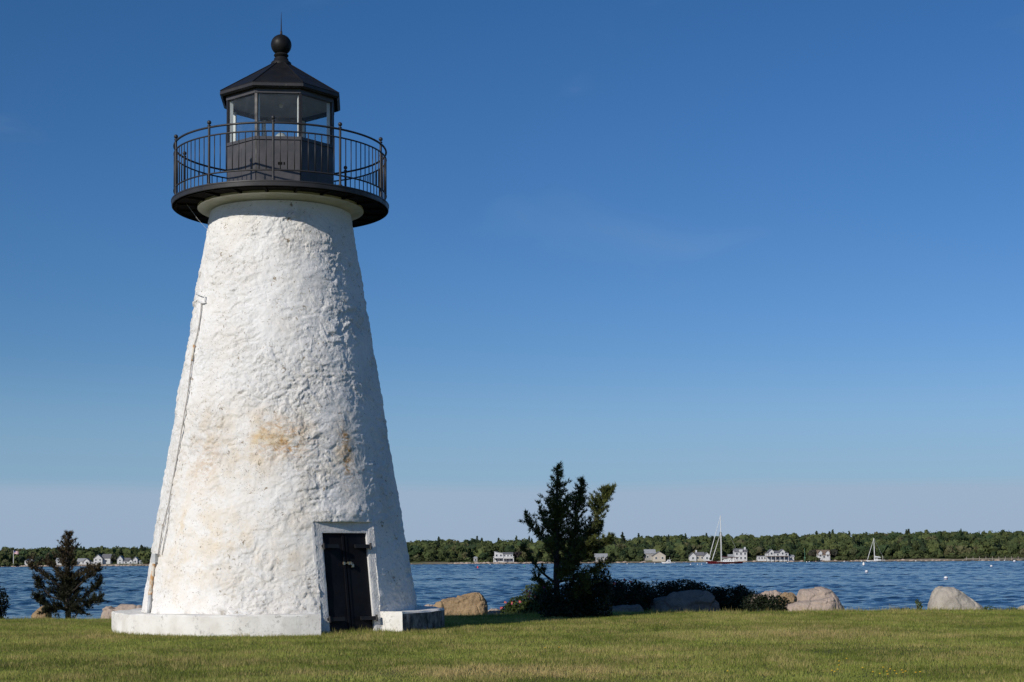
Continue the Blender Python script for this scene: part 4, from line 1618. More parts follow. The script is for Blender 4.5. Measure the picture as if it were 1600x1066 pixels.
def crown_geo(cx, cy, cz, h, w, rg, kind_):
    """Triangles of one far tree crown, its foot at cz: dense lobes with loose leaf clumps over them."""
    lobes = []
    if kind_ == 'c':
        for k in range(4):
            t = k / 3
            lobes.append((0.3 * rg.normal(), 0, h * (0.30 + 0.58 * t), w * 0.5 * (1.05 - 0.85 * t) + 0.2, h * 0.17))
    else:
        lobes.append((0, 0, h * 0.56, w * 0.40, h * 0.36))
        for k in range(3):
            a = rg.random() * 2 * PI
            r_ = w * 0.32
            lobes.append((r_ * math.cos(a), r_ * math.sin(a), h * (0.40 + 0.42 * rg.random()), w * (0.18 + 0.14 * rg.random()), h * (0.12 + 0.10 * rg.random())))
    v0, f0 = ICO1
    Vs, Fs = [], []
    n = 0
    for (lx_, ly_, lz_, rw, rh) in lobes:
        v = v0 * (0.92 + 0.26 * rg.normal(size=(len(v0), 1)).clip(-1, 1.2)) * np.array([rw, rw, rh]) + np.array([cx + lx_, cy + ly_, cz + lz_])
        Vs.append(v)
        Fs.append(f0 + n)
        n += len(v)
    lb = np.array(lobes)
    m_ = int(36 + h * 5)
    k = rg.integers(0, len(lb), m_)
    dv = rg.normal(size=(m_, 3))
    dv[:, 2] = np.abs(dv[:, 2]) * 1.1 - 0.3
    dv[:, 1] -= 0.5
    dv /= np.linalg.norm(dv, axis=1)[:, None]
    c = lb[k, :3] + dv * lb[k][:, [3, 3, 4]] * (0.95 + 0.28 * rg.random((m_, 1))) + np.array([cx, cy, cz])
    s1 = rg.normal(size=(m_, 3))
    s1 /= np.linalg.norm(s1, axis=1)[:, None]
    s2 = np.cross(dv + 0.6 * rg.normal(size=(m_, 3)), s1)
    s2 /= np.linalg.norm(s2, axis=1)[:, None]
    sz = (0.35 + 0.55 * rg.random((m_, 1))) * min(1.0, w / 5)
    tri = np.stack([c + s1 * sz, c - s1 * sz * 0.7 + s2 * sz, c - s1 * sz * 0.5 - s2 * sz * 0.9], 1).reshape(-1, 3)
    Vs.append(tri)
    Fs.append(np.arange(3 * m_, dtype=np.int32).reshape(-1, 3) + n)
    return np.concatenate(Vs), np.concatenate(Fs)


def tree_col(rg, kind_):
    if kind_ == 'c':
        return np.array([0.026, 0.040, 0.018]) * (0.7 + 0.5 * rg.random())
    t = rg.random()
    c = np.array([0.040, 0.056, 0.018]) * (1 - t) + np.array([0.082, 0.100, 0.032]) * t
    if rg.random() < 0.10:
        c = np.array([0.085, 0.085, 0.038])
    if rg.random() < 0.18:
        c = np.array([0.030, 0.050, 0.018])
    return c * (0.8 + 0.4 * rg.random())


def xw(px, Y):
    return P(px, 876, Y).x


# ------------------------------------------------------------------ houses on the far shore
H_WHITE = pmat('white clapboard', (0.60, 0.60, 0.60), (0.50, 0.50, 0.50), 0.8, 0.7)
H_TAN = pmat('cream shingles', (0.52, 0.47, 0.39), (0.45, 0.40, 0.33), 0.8, 0.8)
H_GREY = pmat('weathered grey shingles', (0.36, 0.35, 0.33), (0.28, 0.27, 0.26), 0.8, 0.8)
RF_G = pmat('grey asphalt roof', (0.17, 0.17, 0.18), (0.12, 0.12, 0.13), 0.9, 0.85)
RF_L = pmat('pale grey roof', (0.33, 0.34, 0.35), (0.27, 0.28, 0.29), 0.9, 0.85)
RF_B = pmat('brown shingle roof', (0.19, 0.14, 0.10), (0.14, 0.10, 0.08), 0.9, 0.85)
PANE = Mat('dark house window').color((0.07, 0.08, 0.095)).rough(0.08).m
DECKW = pmat('weathered deck wood', (0.40, 0.35, 0.29), (0.30, 0.26, 0.22), 1.2, 0.8)
win0 = None


def house(name, px, zb, blocks, label, Y=1016.0, extra=None):
    """blocks: (x, y, w, d, h, roof kind, roof height, wall mat, roof mat, windows per row, rows)."""
    global win0
    root = empty(name, (xw(px, Y), Y, zb))
    tag(root, label, 'house', 'houses on the far shore')
    root.scale = (0.88, 0.88, 0.88) if px < 400 else (0.97, 0.97, 0.97)
    for (x, y, w, d, h, rk, rh, wm, rm, nw, nr) in blocks:
        mb = MB()
        mb.box((x, y, h / 2 - 0.5), (w, d, h + 1.0))
        o = 0.35
        rf = MB()
        x0, x1, y0, y1 = x - w / 2, x + w / 2, y - d / 2, y + d / 2
        if rk == 'front':                  # gable end towards the water
            mb.add([(x0, y0, h), (x1, y0, h), (x, y0, h + rh), (x0, y1, h), (x1, y1, h), (x, y1, h + rh)], [(0, 1, 2), (3, 5, 4)])
            k = rh / (w / 2)
            for s in (-1, 1):
                xa = x + s * (w / 2 + o)
                za = h - o * k
                rf.add([(xa, y0 - o, za), (xa, y1 + o, za), (x, y1 + o, h + rh), (x, y0 - o, h + rh), (xa, y0 - o, za + 0.25), (xa, y1 + o, za + 0.25), (x, y1 + o, h + rh + 0.25), (x, y0 - o, h + rh + 0.25)],
                       [(0, 1, 2, 3), (4, 7, 6, 5), (0, 3, 7, 4), (0, 4, 5, 1), (1, 5, 6, 2)])
        elif rk == 'side':                 # ridge along the shore
            mb.add([(x0, y0, h), (x0, y1, h), (x0, y, h + rh), (x1, y0, h), (x1, y1, h), (x1, y, h + rh)], [(0, 2, 1), (3, 4, 5)])
            k = rh / (d / 2)
            for s in (-1, 1):
                ya = y + s * (d / 2 + o)
                za = h - o * k
                rf.add([(x0 - o, ya, za), (x1 + o, ya, za), (x1 + o, y, h + rh), (x0 - o, y, h + rh), (x0 - o, ya, za + 0.25), (x1 + o, ya, za + 0.25), (x1 + o, y, h + rh + 0.25), (x0 - o, y, h + rh + 0.25)],
                       [(0, 3, 2, 1), (4, 5, 6, 7), (0, 1, 5, 4), (0, 4, 7, 3), (1, 2, 6, 5)])
        elif rk == 'hip':
            a_, b_ = x0 - o, x1 + o
            c_, e_ = y0 - o, y1 + o
            q = min(w, d) / 2 * 0.8
            rf.add([(a_, c_, h), (b_, c_, h), (b_, e_, h), (a_, e_, h), (a_ + q, y, h + rh), (b_ - q, y, h + rh)], [(0, 1, 5, 4), (1, 2, 5), (2, 3, 4, 5), (3, 0, 4), (3, 2, 1, 0)])
        elif rk == 'shed':                 # single slope, high side left
            mb.add([(x0, y0, h), (x1, y0, h), (x0, y0, h + rh), (x0, y1, h), (x1, y1, h), (x0, y1, h + rh)], [(0, 1, 2), (3, 5, 4), (0, 2, 5, 3)])
            rf.add([(x0 - o, y0 - o, h + rh + 0.1), (x1 + o, y0 - o, h + 0.02), (x1 + o, y1 + o, h + 0.02), (x0 - o, y1 + o, h + rh + 0.1),
                    (x0 - o, y0 - o, h + rh + 0.4), (x1 + o, y0 - o, h + 0.32), (x1 + o, y1 + o, h + 0.32), (x0 - o, y1 + o, h + rh + 0.4)],
                   [(3, 2, 1, 0), (4, 5, 6, 7), (0, 1, 5, 4), (0, 4, 7, 3), (1, 2, 6, 5)])
        else:                              # flat
            rf.box((x, y, h + 0.12), (w + 0.7, d + 0.7, 0.24))
        mb.build('wall', wm, root)
        rf.build('roof', rm, root)
        for r_ in range(nr):
            for c_ in range(nw):
                wx = x0 + w * (c_ + 0.5) / nw
                wz = h * (r_ + 0.55) / nr
                ww, wh = min(1.1, w / nw * 0.45), min(1.35, h / nr * 0.5)
                fr = MB().box((0, 0, 0), (ww + 0.3, 0.10, wh + 0.3)).build('window', WHITEP, root)
                fr.location = (wx, y0 - 0.052, wz)
                pn_ = MB().box((0, -0.07, 0), (ww, 0.05, wh)).build('pane', PANE, fr)
    for (nm, c, s, mt) in (extra or []):
        MB().box(c, s).build(nm, mt, root)
    w_all = max(abs(b[0]) + b[2] / 2 for b in blocks) + 3
    HOUSE_ZONES.append((root.location.x - w_all, root.location.x + w_all, Y + 12))
    return root


ZB = -1.05
# right of the lighthouse
house('deck_house', 787, ZB, [(-3.2, 0, 5.6, 8, 5.4, 'shed', 1.2, H_WHITE, RF_L, 2, 2), (2.8, 0.3, 6.4, 7.4, 5.0, 'side', 1.0, H_WHITE, RF_G, 3, 2)],
      'grey and white house with a raised balcony, seen between the boulders and the tall cedar',
      extra=[('balcony', (0, -5.6, 2.55), (13.6, 2.6, 0.3), H_WHITE), ('balcony_rail', (0, -6.85, 3.4), (13.6, 0.12, 0.35), H_WHITE),
             ('balcony_post', (-6.4, -6.6, 0.7), (0.5, 0.5, 3.4), H_WHITE), ('balcony_post', (0, -6.6, 0.7), (0.5, 0.5, 3.4), H_WHITE), ('balcony_post', (6.4, -6.6, 0.7), (0.5, 0.5, 3.4), H_WHITE)])
house('shed', 743, ZB, [(0, 0, 2.6, 2.6, 2.6, 'hip', 1.0, H_GREY, RF_L, 1, 1)], 'tiny grey hut by the shore left of the house with the balcony')
house('house', 939, ZB, [(0, 0, 8, 7, 2.8, 'side', 2.0, H_GREY, RF_L, 3, 1)], 'low grey house half hidden behind the tall cedar')
house('gable_house', 1024, ZB, [(2.0, -2, 8.2, 8, 3.4, 'front', 2.6, H_TAN, RF_G, 2, 1), (-3.2, 6, 7, 8, 5.0, 'side', 2.4, H_GREY, RF_L, 2, 1)],
      'cream gabled house with a grey roofed wing, left of the motorboat')
house('cottage', 1092, ZB, [(-4.2, 0, 4.4, 6, 3.0, 'front', 2.2, H_WHITE, RF_G, 1, 1), (0.5, 1, 5.6, 6, 3.4, 'side', 2.0, H_TAN, RF_G, 2, 1), (5, 0.5, 4.4, 6, 3.0, 'front', 2.2, H_WHITE, RF_G, 1, 1)],
      'long low cottage of white gables with a chimney, left of the red sailboat mast', extra=[('chimney', (-1.6, 1, 5.6), (0.9, 0.9, 2.6), H_WHITE)])
house('tall_house', 1155, ZB, [(0.6, 0, 8.0, 8, 5.6, 'side', 1.9, H_WHITE, RF_G, 3, 2), (-5.4, 0.5, 3.6, 6, 2.6, 'side', 1.2, H_WHITE, RF_L, 1, 1)],
      'tall white house with a chimney right of the red sailboat', extra=[('chimney', (3.6, -1, 7.2), (1.0, 1.0, 3.0), H_WHITE), ('dormer', (0.6, -3.6, 6.3), (2.2, 2.0, 1.5), H_WHITE)])
house('porch_house', 1210, ZB, [(1.5, 0, 14, 9, 4.6, 'hip', 1.6, H_WHITE, RF_G, 5, 2), (-2.6, -1.5, 3.2, 6.4, 5.6, 'front', 1.4, H_WHITE, RF_G, 1, 2), (4.6, -1.5, 3.2, 6.4, 5.6, 'front', 1.4, H_WHITE, RF_G, 1, 2), (-8.6, 0.5, 5.6, 7, 2.6, 'flat', 0, H_WHITE, RF_L, 3, 1), (10.6, 0, 3.6, 6, 2.2, 'side', 1.0, H_WHITE, RF_L, 1, 1)],
      'wide white house with two storeys and a long porch facing the water',
      extra=[('porch_roof', (1.0, -6.4, 2.55), (15, 3.0, 0.3), RF_B)] + [('porch_post', (1.0 - 7 + 2.8 * k, -7.6, 0.7), (0.3, 0.3, 3.4), H_WHITE) for k in range(6)])
house('dormer_house', 1286, ZB + 0.3, [(0, 0, 8.0, 7, 3.0, 'side', 3.0, H_WHITE, RF_B, 3, 1), (-2.4, -2.2, 2.4, 3, 4.6, 'front', 1.2, H_WHITE, RF_B, 1, 1), (2.4, -2.2, 2.4, 3, 4.6, 'front', 1.2, H_WHITE, RF_B, 1, 1)],
      'small house with two white dormers on a brown roof above the beach')
# left of the lighthouse
house('house', 47, ZB, [(0, 0, 6, 6, 2.8, 'hip', 1.6, H_WHITE, RF_L, 2, 1)], 'low pale house among trees right of the flagpole')
house('house', 97, ZB, [(0, 0, 7, 6, 2.8, 'side', 1.8, H_WHITE, RF_L, 2, 1)], 'pale house half hidden behind the brown topped cedar')
house('house', 133, ZB, [(-2.4, 1, 5.6, 5, 2.4, 'side', 1.8, H_WHITE, RF_L, 2, 1), (2, -1, 4.2, 5, 2.4, 'front', 1.8, H_WHITE, RF_G, 1, 1)], 'low white house just right of the brown topped cedar')
house('gable_house', 159, ZB, [(-1.6, -1, 6.2, 7, 4.2, 'front', 2.8, H_WHITE, RF_G, 2, 2), (3.6, 1.5, 6, 7, 4.6, 'side', 2.6, H_WHITE, RF_G, 1, 1), (-6.6, -0.5, 3.6, 4, 1.6, 'flat', 0, H_WHITE, RF_L, 1, 1)],
      'large white gabled house with a dark roof, biggest of those left of the lighthouse')
house('gable_house', 195, ZB, [(-2.8, 0, 4.0, 6, 3.6, 'front', 2.4, H_WHITE, RF_L, 1, 2), (1.4, 0.5, 5.0, 6, 2.4, 'side', 2.0, H_WHITE, RF_G, 1, 1), (4.8, -0.5, 3.2, 5, 2.0, 'front', 1.6, H_WHITE, RF_G, 1, 1)],
      'white house with a low dark roofed wing, second from the lighthouse wall')
house('cottage', 216, ZB, [(-1.6, 0, 3.2, 5, 3.4, 'front', 1.8, H_WHITE, RF_L, 1, 1), (2.6, -1, 2.4, 3, 1.6, 'side', 1.0, H_WHITE, RF_L, 1, 1)], 'small white cottage closest to the left side of the lighthouse')

# flagpole
fp = P(21, 880, 1008.0)
fr_ = empty('flagpole', (fp.x, 1008, ZB - 0.4))
tag(fr_, 'white flagpole with a flag on the far shore at far left', 'flagpole')
MB().tube([(0, 0, 0), (0, 0, 9.6)], [0.22, 0.12], 8).build('pole', WHITEP, fr_)
fmb = MB()
fv = [(x * 0.5 + 0.1, 0.25 * math.sin(x * 1.1), 9.3 - 0.05 * x - (0 if r == 1 else 1.9)) for r in (0, 1) for x in range(7)]
fmb.add(fv, [(k, k + 1, k + 8, k + 7) for k in range(6)])
fmat = Mat('flag cloth with stripes')
sx = fmat.n('ShaderNodeSeparateXYZ')
fmat.l(fmat.co(), sx.inputs[0])
stv = fmat.math('FRACT', fmat.math('MULTIPLY', sx.outputs[2], 3.4))
fc = fmat.mix(fmat.math('GREATER_THAN', stv, 0.5), (0.45, 0.05, 0.06), (0.75, 0.75, 0.75))
cant = fmat.math('MULTIPLY', fmat.math('LESS_THAN', sx.outputs[0], 1.4), fmat.math('GREATER_THAN', sx.outputs[2], 8.3))
fmat.color(fmat.mix(cant, fc, (0.05, 0.07, 0.2))).rough(0.8)
fmb.build('flag', fmat.m, fr_)

# woods: the mass behind, as one object
rg = np.random.default_rng(401)
VV, FF, CC = [], [], []
n0 = 0
front = []
for row in range(15):
    yy = 1018 + row * 12.5 + row * row * 0.35
    half = yy * 0.335 + 25
    x = -half
    while x < half:
        x += 3.8 + 5.2 * rg.random()
        y = yy + rg.normal() * 3.5
        if any(a < x < b and y < c for a, b, c in HOUSE_ZONES):
            continue
        kd = 'c' if rg.random() < (0.05 if row < 11 else 0.16) else 'd'
        hh = (6.0 + 5.0 * rg.random() + min(row, 4) * 0.55) * (1.0 if x > -120 else 0.86)
        if row == 0:
            hh *= 0.72
        if kd == 'c':
            hh *= 0.98 + 0.16 * rg.random()
        ww = (4.2 + 1.6 * rg.random()) if kd == 'c' else hh * (0.55 + 0.50 * rg.random())
        gz = float(land_z(np.array([x]), np.array([y]))[0])
        v, f = crown_geo(x, y, gz - 0.6, hh, ww, rg, kd)
        VV.append(v)
        FF.append(f + n0)
        n0 += len(v)
        c = tree_col(rg, kd)
        CC.append(np.repeat(c[None], len(v), 0) * (0.88 + 0.24 * rg.random((len(v), 1))))
kind(np_mesh('woods', np.concatenate(VV), np.concatenate(FF), CROWN, None, False, {'col': np.concatenate(CC)}), 'stuff')

# shore trees standing clear of the wood, one by one
TG = 'single trees standing on the far shore'
for (px, h, w, kd, col, lab) in [
        (808, 6.5, 6.0, 'd', (0.030, 0.022, 0.022), 'dark purple tree right of the house with the balcony'),
        (757, 6.5, 6.5, 'd', None, 'round green tree just left of the house with the balcony'),
        (1001, 7.0, 6.0, 'd', (0.028, 0.045, 0.018), 'dark tree just left of the cream gabled house'),
        (1046, 7.5, 7.0, 'd', (0.03, 0.045, 0.018), 'dark green tree right of the cream gabled house'),
        (1066, 6.5, 6.5, 'd', None, 'green tree just left of the long low cottage'),
        (1117, 7.0, 6.5, 'd', (0.05, 0.06, 0.025), 'olive tree between the cottage and the red sailboat mast'),
        (1176, 7.5, 5.0, 'd', None, 'green tree between the tall white house and the porch house'),
        (1243, 7.0, 6.5, 'd', None, 'green tree just right of the porch house'),
        (1270, 6.6, 6.0, 'd', (0.035, 0.032, 0.022), 'brownish tree left of the house with two dormers'),
        (1303, 7.2, 6.0, 'd', (0.03, 0.032, 0.022), 'brownish tree right of the house with two dormers'),
        (1334, 7.0, 6.5, 'd', (0.06, 0.07, 0.03), 'olive tree left of the white sailboat'),
        (176, 6.8, 6.0, 'd', (0.045, 0.05, 0.03), 'grey green tree right of the large white gabled house'),
        (33, 5.6, 6.0, 'd', (0.02, 0.032, 0.016), 'dark tree just right of the flagpole'),
        (60, 6.0, 6.0, 'd', (0.02, 0.032, 0.016), 'dark tree right of the low pale house near the flagpole')]:
    Y = 1018.0
    X = xw(px, Y)
    root = empty('shore_tree', (X, Y, -0.9))
    tag(root, lab, 'tree', TG)
    rg2 = np.random.default_rng(px)
    v, f = crown_geo(0, 0, 0.2, h, w, rg2, kd)
    c = np.array(col) if col else tree_col(rg2, kd)
    np_mesh('crown', v, f, CROWN, root, False, {'col': np.repeat(c[None], len(v), 0) * (0.85 + 0.3 * rg2.random((len(v), 1)))})
    MB().tube([(0, 0, -0.6), (0.1, 0, h * 0.3), (0, 0, h * 0.6)], [0.28, 0.22, 0.1], 6).build('trunk', BARK, root)

# low scrub along the top of the beach
rg = np.random.default_rng(409)
VV, FF, CC, n0 = [], [], [], 0
for k in range(420):
    x = (rg.random() * 2 - 1) * 370
    y = 1009 + 7 * rg.random()
    if any(a + 2 < x < b - 2 for a, b, c in HOUSE_ZONES):
        continue
    gz = float(land_z(np.array([x]), np.array([y]))[0])
    v, f = crown_geo(x, y, gz - 0.5, 1.6 + 2.4 * rg.random(), 2.6 + 2.5 * rg.random(), rg, 'd')
    VV.append(v)
    FF.append(f + n0)
    n0 += len(v)
    CC.append(np.repeat((np.array([0.06, 0.075, 0.026]) * (0.6 + 0.7 * rg.random()))[None], len(v), 0))
kind(np_mesh('scrub', np.concatenate(VV), np.concatenate(FF), CROWN, None, False, {'col': np.concatenate(CC)}), 'stuff')
# stones strewn on the beach
VV, FF, n0 = [], [], 0
for k in range(500):
    x = (rg.random() * 2 - 1) * 370
    if rg.random() < 0.45:
        x = -360 + 190 * rg.random() if rg.random() < 0.5 else -40 + 60 * rg.random()
    y = 1000 + 6 * np.sin(x * 0.013) + 4 * np.sin(x * 0.037 + 1) + rg.random() * 5
    s = 0.3 + 0.8 * rg.random() ** 2
    v = ICO1[0] * s * np.array([1.4, 1, 0.7]) * (1 + 0.2 * rg.normal(size=(len(ICO1[0]), 1)))
    VV.append(v + np.array([x, y, float(land_z(np.array([x]), np.array([y]))[0])]))
    FF.append(ICO1[1] + n0)
    n0 += len(v)
kind(np_mesh('beach_rubble', np.concatenate(VV), np.concatenate(FF), ROCK_P), 'stuff')

# ------------------------------------------------------------------ boats and buoys
RED = pmat('dark red hull paint', (0.105, 0.010, 0.013), (0.075, 0.008, 0.010), 0.6, 0.25)
DARKR = pmat('maroon canvas', (0.07, 0.02, 0.025), (0.05, 0.015, 0.02), 1.0, 0.8)
BWHITE = pmat('white gelcoat', (0.78, 0.78, 0.77), (0.70, 0.70, 0.69), 0.6, 0.3)
SAILC = pmat('furled sail cloth', (0.70, 0.70, 0.68), (0.60, 0.60, 0.58), 1.0, 0.8)
ALU = pmat('pale mast', (0.66, 0.66, 0.64), (0.58, 0.58, 0.57), 0.5, 0.4)
BLUEH = pmat('navy stripe', (0.03, 0.035, 0.06), (0.025, 0.03, 0.05), 1.0, 0.4)


def hull(L_, beam, fb_bow, fb_stern, draft, n=18):
    """Bow towards -x."""
    mb = MB()
    v, f = [], []
    m = 9
    for i in range(n + 1):
        t = i / n
        x = -L_ / 2 + L_ * t
        hb = beam / 2 * (math.sin(min(1.0, t * 1.25 + 0.02) * PI / 2) ** 0.85) * (1 - 0.22 * max(0, (t - 0.7) / 0.3))
        sh = fb_bow + (fb_stern - fb_bow) * t - 0.25 * math.sin(t * PI)
        kz = -draft * math.sin(min(1, t * 1.1 + 0.08) * PI) ** 0.6 if t < 0.95 else -0.05
        rake = -0.10 * L_ * (1 - t) ** 3
        for j in range(m):
            s = j / (m - 1) * 2 - 1
            yv = hb * math.copysign(abs(s) ** 0.6, s)
            zf = abs(s) ** 2.2
            z = kz + (sh - kz) * zf
            v.append((x + rake * max(0, z) / max(0.1, fb_bow), yv, z))
    for i in range(n):
        for j in range(m - 1):
            f.append((i * m + j, (i + 1) * m + j, (i + 1) * m + j + 1, i * m + j + 1))
    f.append(tuple(range(m)))
    f.append(tuple(range(n * m + m - 1, n * m - 1, -1)))
    mb.add(v, f)
    dk = []
    for i in range(n):
        a, b = i * m, (i + 1) * m
        mb.add([Vector(v[a]) + Vector((0, 0.02, -0.03)), Vector(v[b]) + Vector((0, 0.02, -0.03)), Vector(v[b + m - 1]) + Vector((0, -0.02, -0.03)), Vector(v[a + m - 1]) + Vector((0, -0.02, -0.03))], [(0, 1, 2, 3)], 1)
    return mb


def sailboat(name, px, pyw, L_, mast_h, mx, mats, label, jibs, boomcol):
    a = P(px, pyw, 100)
    t = (WZ - EYE) / (a.z - EYE)
    Y = min(100 * t, 968.0)
    x = a.x / 100 * Y
    root = empty(name, (x, Y, WZ))
    tag(root, label, 'sailboat', 'boats moored in the bay')
    hm, dm = mats
    hull(L_, L_ * 0.25, L_ * 0.095, L_ * 0.065, L_ * 0.05).build('hull', [hm, dm], root, True, 35)
    fb = L_ * 0.07
    mb = MB()
    mb.box((L_ * 0.08, 0, fb + 0.3), (L_ * 0.34, L_ * 0.13, 0.8))
    mb.box((L_ * 0.02, 0, fb + 0.8), (L_ * 0.16, L_ * 0.11, 0.5))
    cab = mb.build('cabin', BWHITE, root)
    for k in range(4):
        MB().box((L_ * (-0.04 + 0.07 * k), -L_ * 0.066, fb + 0.4), (L_ * 0.035, 0.05, 0.3)).build('porthole', PANE, cab)
    ms = MB().tube([(mx, 0, fb - 0.3), (mx, 0, fb + mast_h * 0.5), (mx - 0.2, 0, fb + mast_h)], [0.26, 0.24, 0.17], 8)
    ms.build('mast', ALU, root)
    MB().tube([(mx - 0.05, -L_ * 0.11, fb + mast_h * 0.52), (mx, 0, fb + mast_h * 0.53), (mx - 0.05, L_ * 0.11, fb + mast_h * 0.52)], 0.09, 5).build('spreader', ALU, root)
    bx = mx + L_ * 0.36
    MB().tube([(mx + 0.1, 0, fb + 1.75), (bx, 0, fb + 1.7)], 0.16, 6).build('boom', ALU, root)
    MB().tube([(mx + 0.2, 0, fb + 2.35), (mx + L_ * 0.12, 0, fb + 2.2), (bx - 0.3, 0, fb + 1.98)], [0.42, 0.36, 0.2], 8).build('sail_cover', boomcol, root)
    for (top, fx) in jibs:
        p1 = Vector((mx - 0.15, 0, fb + mast_h * top))
        p0 = Vector((fx, 0, fb + 0.5))
        MB().tube([p0, p0 + (p1 - p0) * 0.3, p1], [0.17, 0.20, 0.07], 6).build('furled_jib', SAILC, root)
    for s in (-1, 1):
        MB().tube([(mx + 0.2, s * L_ * 0.115, fb), (mx - 0.05, s * L_ * 0.11, fb + mast_h * 0.52), (mx - 0.15, 0, fb + mast_h * 0.97)], 0.03, 4).build('shroud', ALU, root)
    MB().tube([(L_ / 2 - 0.2, 0, fb), (mx - 0.15, 0, fb + mast_h)], 0.03, 4).build('backstay', ALU, root)
    return root, L_, fb


rt, L_, fb = sailboat('sailboat', 1134, 881.2, 16.6, 23.0, -2.2, (RED, BWHITE), 'red hulled sailboat with a tall white mast and two furled headsails', [(0.985, -8.6), (0.62, -6.8)], DARKR)
MB().box((4.4, 0, fb + 2.0), (3.8, 2.8, 0.25)).build('canopy', DARKR, rt)
for sx_ in (2.7, 6.1):
    for sy_ in (-1.3, 1.3):
        MB().tube([(sx_, sy_, fb), (sx_, sy_, fb + 1.9)], 0.06, 5).build('canopy_pole', ALU, rt)
MB().tube([(-9.6, 0, fb + 0.75), (-7.2, 0, fb + 0.4)], 0.14, 6).build('bowsprit', ALU, rt)
MB().box((0.5, -L_ * 0.128, fb * 0.92), (L_ * 0.62, 0.05, 0.12)).build('rub_strip', BWHITE, rt)

rt, L_, fb = sailboat('sailboat', 1369, 876.8, 10.6, 13.6, -1.0, (BWHITE, BWHITE), 'white sailboat moored by itself, smaller than the red one', [(0.98, -5.2)], BWHITE)
for k in range(5):
    MB().tube([(1.0 + 1.0 * k, -1.25, fb), (1.0 + 1.0 * k, -1.25, fb + 0.9)], 0.05, 4).build('stanchion', ALU, rt)
MB().tube([(3.9, 0, fb), (3.9, 0, fb + 3.0)], 0.08, 5).build('stern_pole', ALU, rt)
MB().box((0, -1.37, 0.32), (8.2, 0.05, 0.16)).build('stripe', BLUEH, rt)

a = P(1045, 880.8, 100)
t = (WZ - EYE) / (a.z - EYE)
mbt = empty('motorboat', (a.x * t, 100 * t, WZ))
tag(mbt, 'white motorboat with a cabin left of the red sailboat', 'motorboat', 'boats moored in the bay')
s_ = 100 * t / 780.0
hull(6.2 * s_, 2.2 * s_, 1.05, 0.8, 0.3).build('hull', [BWHITE, BWHITE], mbt, True, 35)
mb = MB()
mb.add([(-1.6, -0.8, 0.8), (1.0, -0.8, 0.7), (0.8, -0.7, 1.9), (-0.7, -0.7, 1.9), (-1.6, 0.8, 0.8), (1.0, 0.8, 0.7), (0.8, 0.7, 1.9), (-0.7, 0.7, 1.9)],
       [(0, 1, 2, 3), (5, 4, 7, 6), (3, 2, 6, 7), (0, 3, 7, 4), (1, 5, 6, 2)])
cb = mb.build('cabin', BWHITE, mbt)
MB().box((-0.1, -0.795, 1.35), (1.1, 0.06, 0.45)).build('window', PANE, cb)
MB().add([(-1.5, -0.6, 1.0), (-1.5, 0.6, 1.0), (-0.82, 0.55, 1.8), (-0.82, -0.55, 1.8)], [(0, 3, 2, 1)]).build('windscreen', PANE, cb)
MB().box((0.2, 0, 2.05), (2.0, 1.7, 0.12)).build('hardtop', BWHITE, mbt)
MB().tube([(0.3, 0, 2.1), (0.4, 0, 3.5)], 0.05, 5).build('aerial', ALU, mbt)
MB().box((3.2, 0, 0.6), (0.5, 0.5, 1.1)).build('outboard_motor', BLUEH, mbt)

BUOYW = pmat('white buoy', (0.78, 0.78, 0.76), (0.66, 0.66, 0.64), 3, 0.4)
BUOYR = pmat('red buoy', (0.55, 0.03, 0.06), (0.45, 0.02, 0.05), 3, 0.5)
BUOYG = pmat('green buoy', (0.02, 0.30, 0.20), (0.015, 0.24, 0.16), 3, 0.5)
BUOYB = pmat('blue band', (0.05, 0.09, 0.3), (0.04, 0.07, 0.25), 3, 0.5)
OR = pmat('rusty orange foot', (0.45, 0.16, 0.08), (0.35, 0.12, 0.06), 5, 0.6)


def buoy(px, py, rpx, label, shape='ball', mat=None, group='mooring buoys'):
    """py is the row of its waterline, rpx its half-width in photo pixels."""
    a = P(px, py, 100)
    t = (WZ - EYE) / (a.z - EYE)
    Y = min(100 * t, 972.0)
    r = rpx * Y / FPX
    o = empty('buoy', (a.x / 100 * Y, Y, WZ))
    tag(o, label, 'buoy', group)
    if shape == 'ball':
        MB().lathe([(max(0.001, r * math.sin(q)), r * 0.55 - r * math.cos(q)) for q in np.linspace(0, PI, 10)], 16).build('float', mat or BUOYW, o, True)
        MB().tube([(0, 0, r * 1.45), (0, 0, r * 1.85)], r * 0.14, 6).build('ring', BLUEH, o)
        MB().lathe([(r * 1.01, r * 0.28), (r * 1.02, r * 0.40), (r * 1.02, r * 0.55), (r * 1.005, r * 0.62)], 16).build('band', BUOYB if mat is None else mat, o, True)
    elif shape == 'can':
        MB().lathe([(0.001, -r), (r, -r), (r * 0.9, r * 1.6), (r * 0.4, r * 2.6), (0.001, r * 2.7)], 14).build('float', mat or BUOYW, o, True, 40)
        MB().lathe([(r * 1.06, -r * 0.2), (r * 1.05, r * 0.3), (r * 0.99, r * 0.4)], 14).build('foot', OR if mat is None else mat, o, True)
    return o


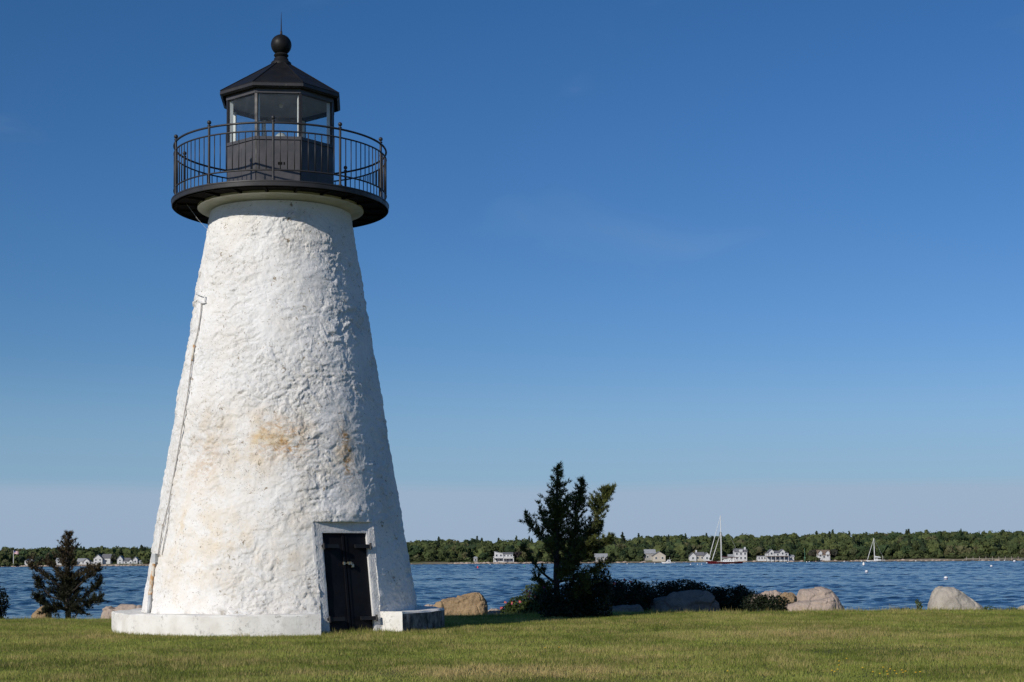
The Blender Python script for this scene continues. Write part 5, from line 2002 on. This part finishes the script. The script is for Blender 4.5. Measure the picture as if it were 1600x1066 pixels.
buoy(1478, 905.5, 3.2, 'white mooring buoy on the water above the pale pointed boulder, nearest of all')
buoy(1354, 895.0, 2.6, 'white round buoy below the upright white buoy near the white sailboat')
buoy(1349.5, 883.5, 1.9, 'upright white buoy with a rusty foot near the white sailboat', 'can')
buoy(1549, 886.5, 2.2, 'white buoy between the pale pointed boulder and the right edge of the photo')
buoy(1585, 878.8, 2.3, 'white buoy closest to the right edge of the photo, near the far beach')
buoy(746.5, 888.5, 1.5, 'red channel buoy off the beach left of the house with the balcony', 'can', BUOYR, 'channel buoys')
buoy(819.5, 886.3, 1.1, 'green channel buoy seen beside the left branches of the tall cedar', 'can', BUOYG, 'channel buoys')
for px, py, r, lab in [(1079, 883.2, 1.3, 'leftmost of the row of white buoys left of the red sailboat'), (1090, 883.0, 1.1, 'second of the row of white buoys left of the red sailboat'), (1096.5, 882.6, 1.1, 'third of the row of white buoys left of the red sailboat'),
                       (1104.5, 880.8, 1.2, 'white buoy touching the bow of the red sailboat')]:
    buoy(px, py, r, lab)
for px, py in [(980, 881.9), (1023, 880.9), (1231, 879.6), (1260.5, 878.8), (1264.5, 878.3), (1319, 878.2), (1346.5, 877.6), (1431, 876.7), (1569.5, 876.2), (766, 883.4)]:
    buoy(px, py, 0.95, 'tiny white buoy far out near the opposite beach', 'ball', BUOYW, 'tiny white buoys near the far beach')

pl = P(1257.5, 876.5, 985)
pr = empty('channel_pole', (pl.x, 985, WZ))
tag(pr, 'thin green pole standing in the shallows right of the porch house', 'pole')
GRP = pmat('green pole paint', (0.10, 0.26, 0.16), (0.08, 0.2, 0.12), 2, 0.6)
MB().tube([(0, 0, -1), (0, 0, 8.6)], [0.16, 0.09], 6).build('pole', GRP, pr)
MB().box((0, -0.2, 2.6), (0.8, 0.1, 0.8)).build('board', GRP, pr)

# low pier at far right
pp0 = P(1530, 874, 996)
pr = empty('pier', (pp0.x, 996, WZ))
tag(pr, 'low wooden pier on the far beach at far right', 'pier')
MB().box((14, 0, 1.5), (46, 1.8, 0.25)).build('deck', DECKW, pr)
pl_ = None
for k in range(12):
    if pl_ is None:
        pl_ = MB().tube([(0, 0, -1), (0, 0, 2.6)], 0.16, 6).build('pile', DECKW, pr)
        pl_.location = (-8 + 4 * k, -0.75, 0)
    else:
        inst(pl_, pr, (-8 + 4 * k, -0.75, 0))
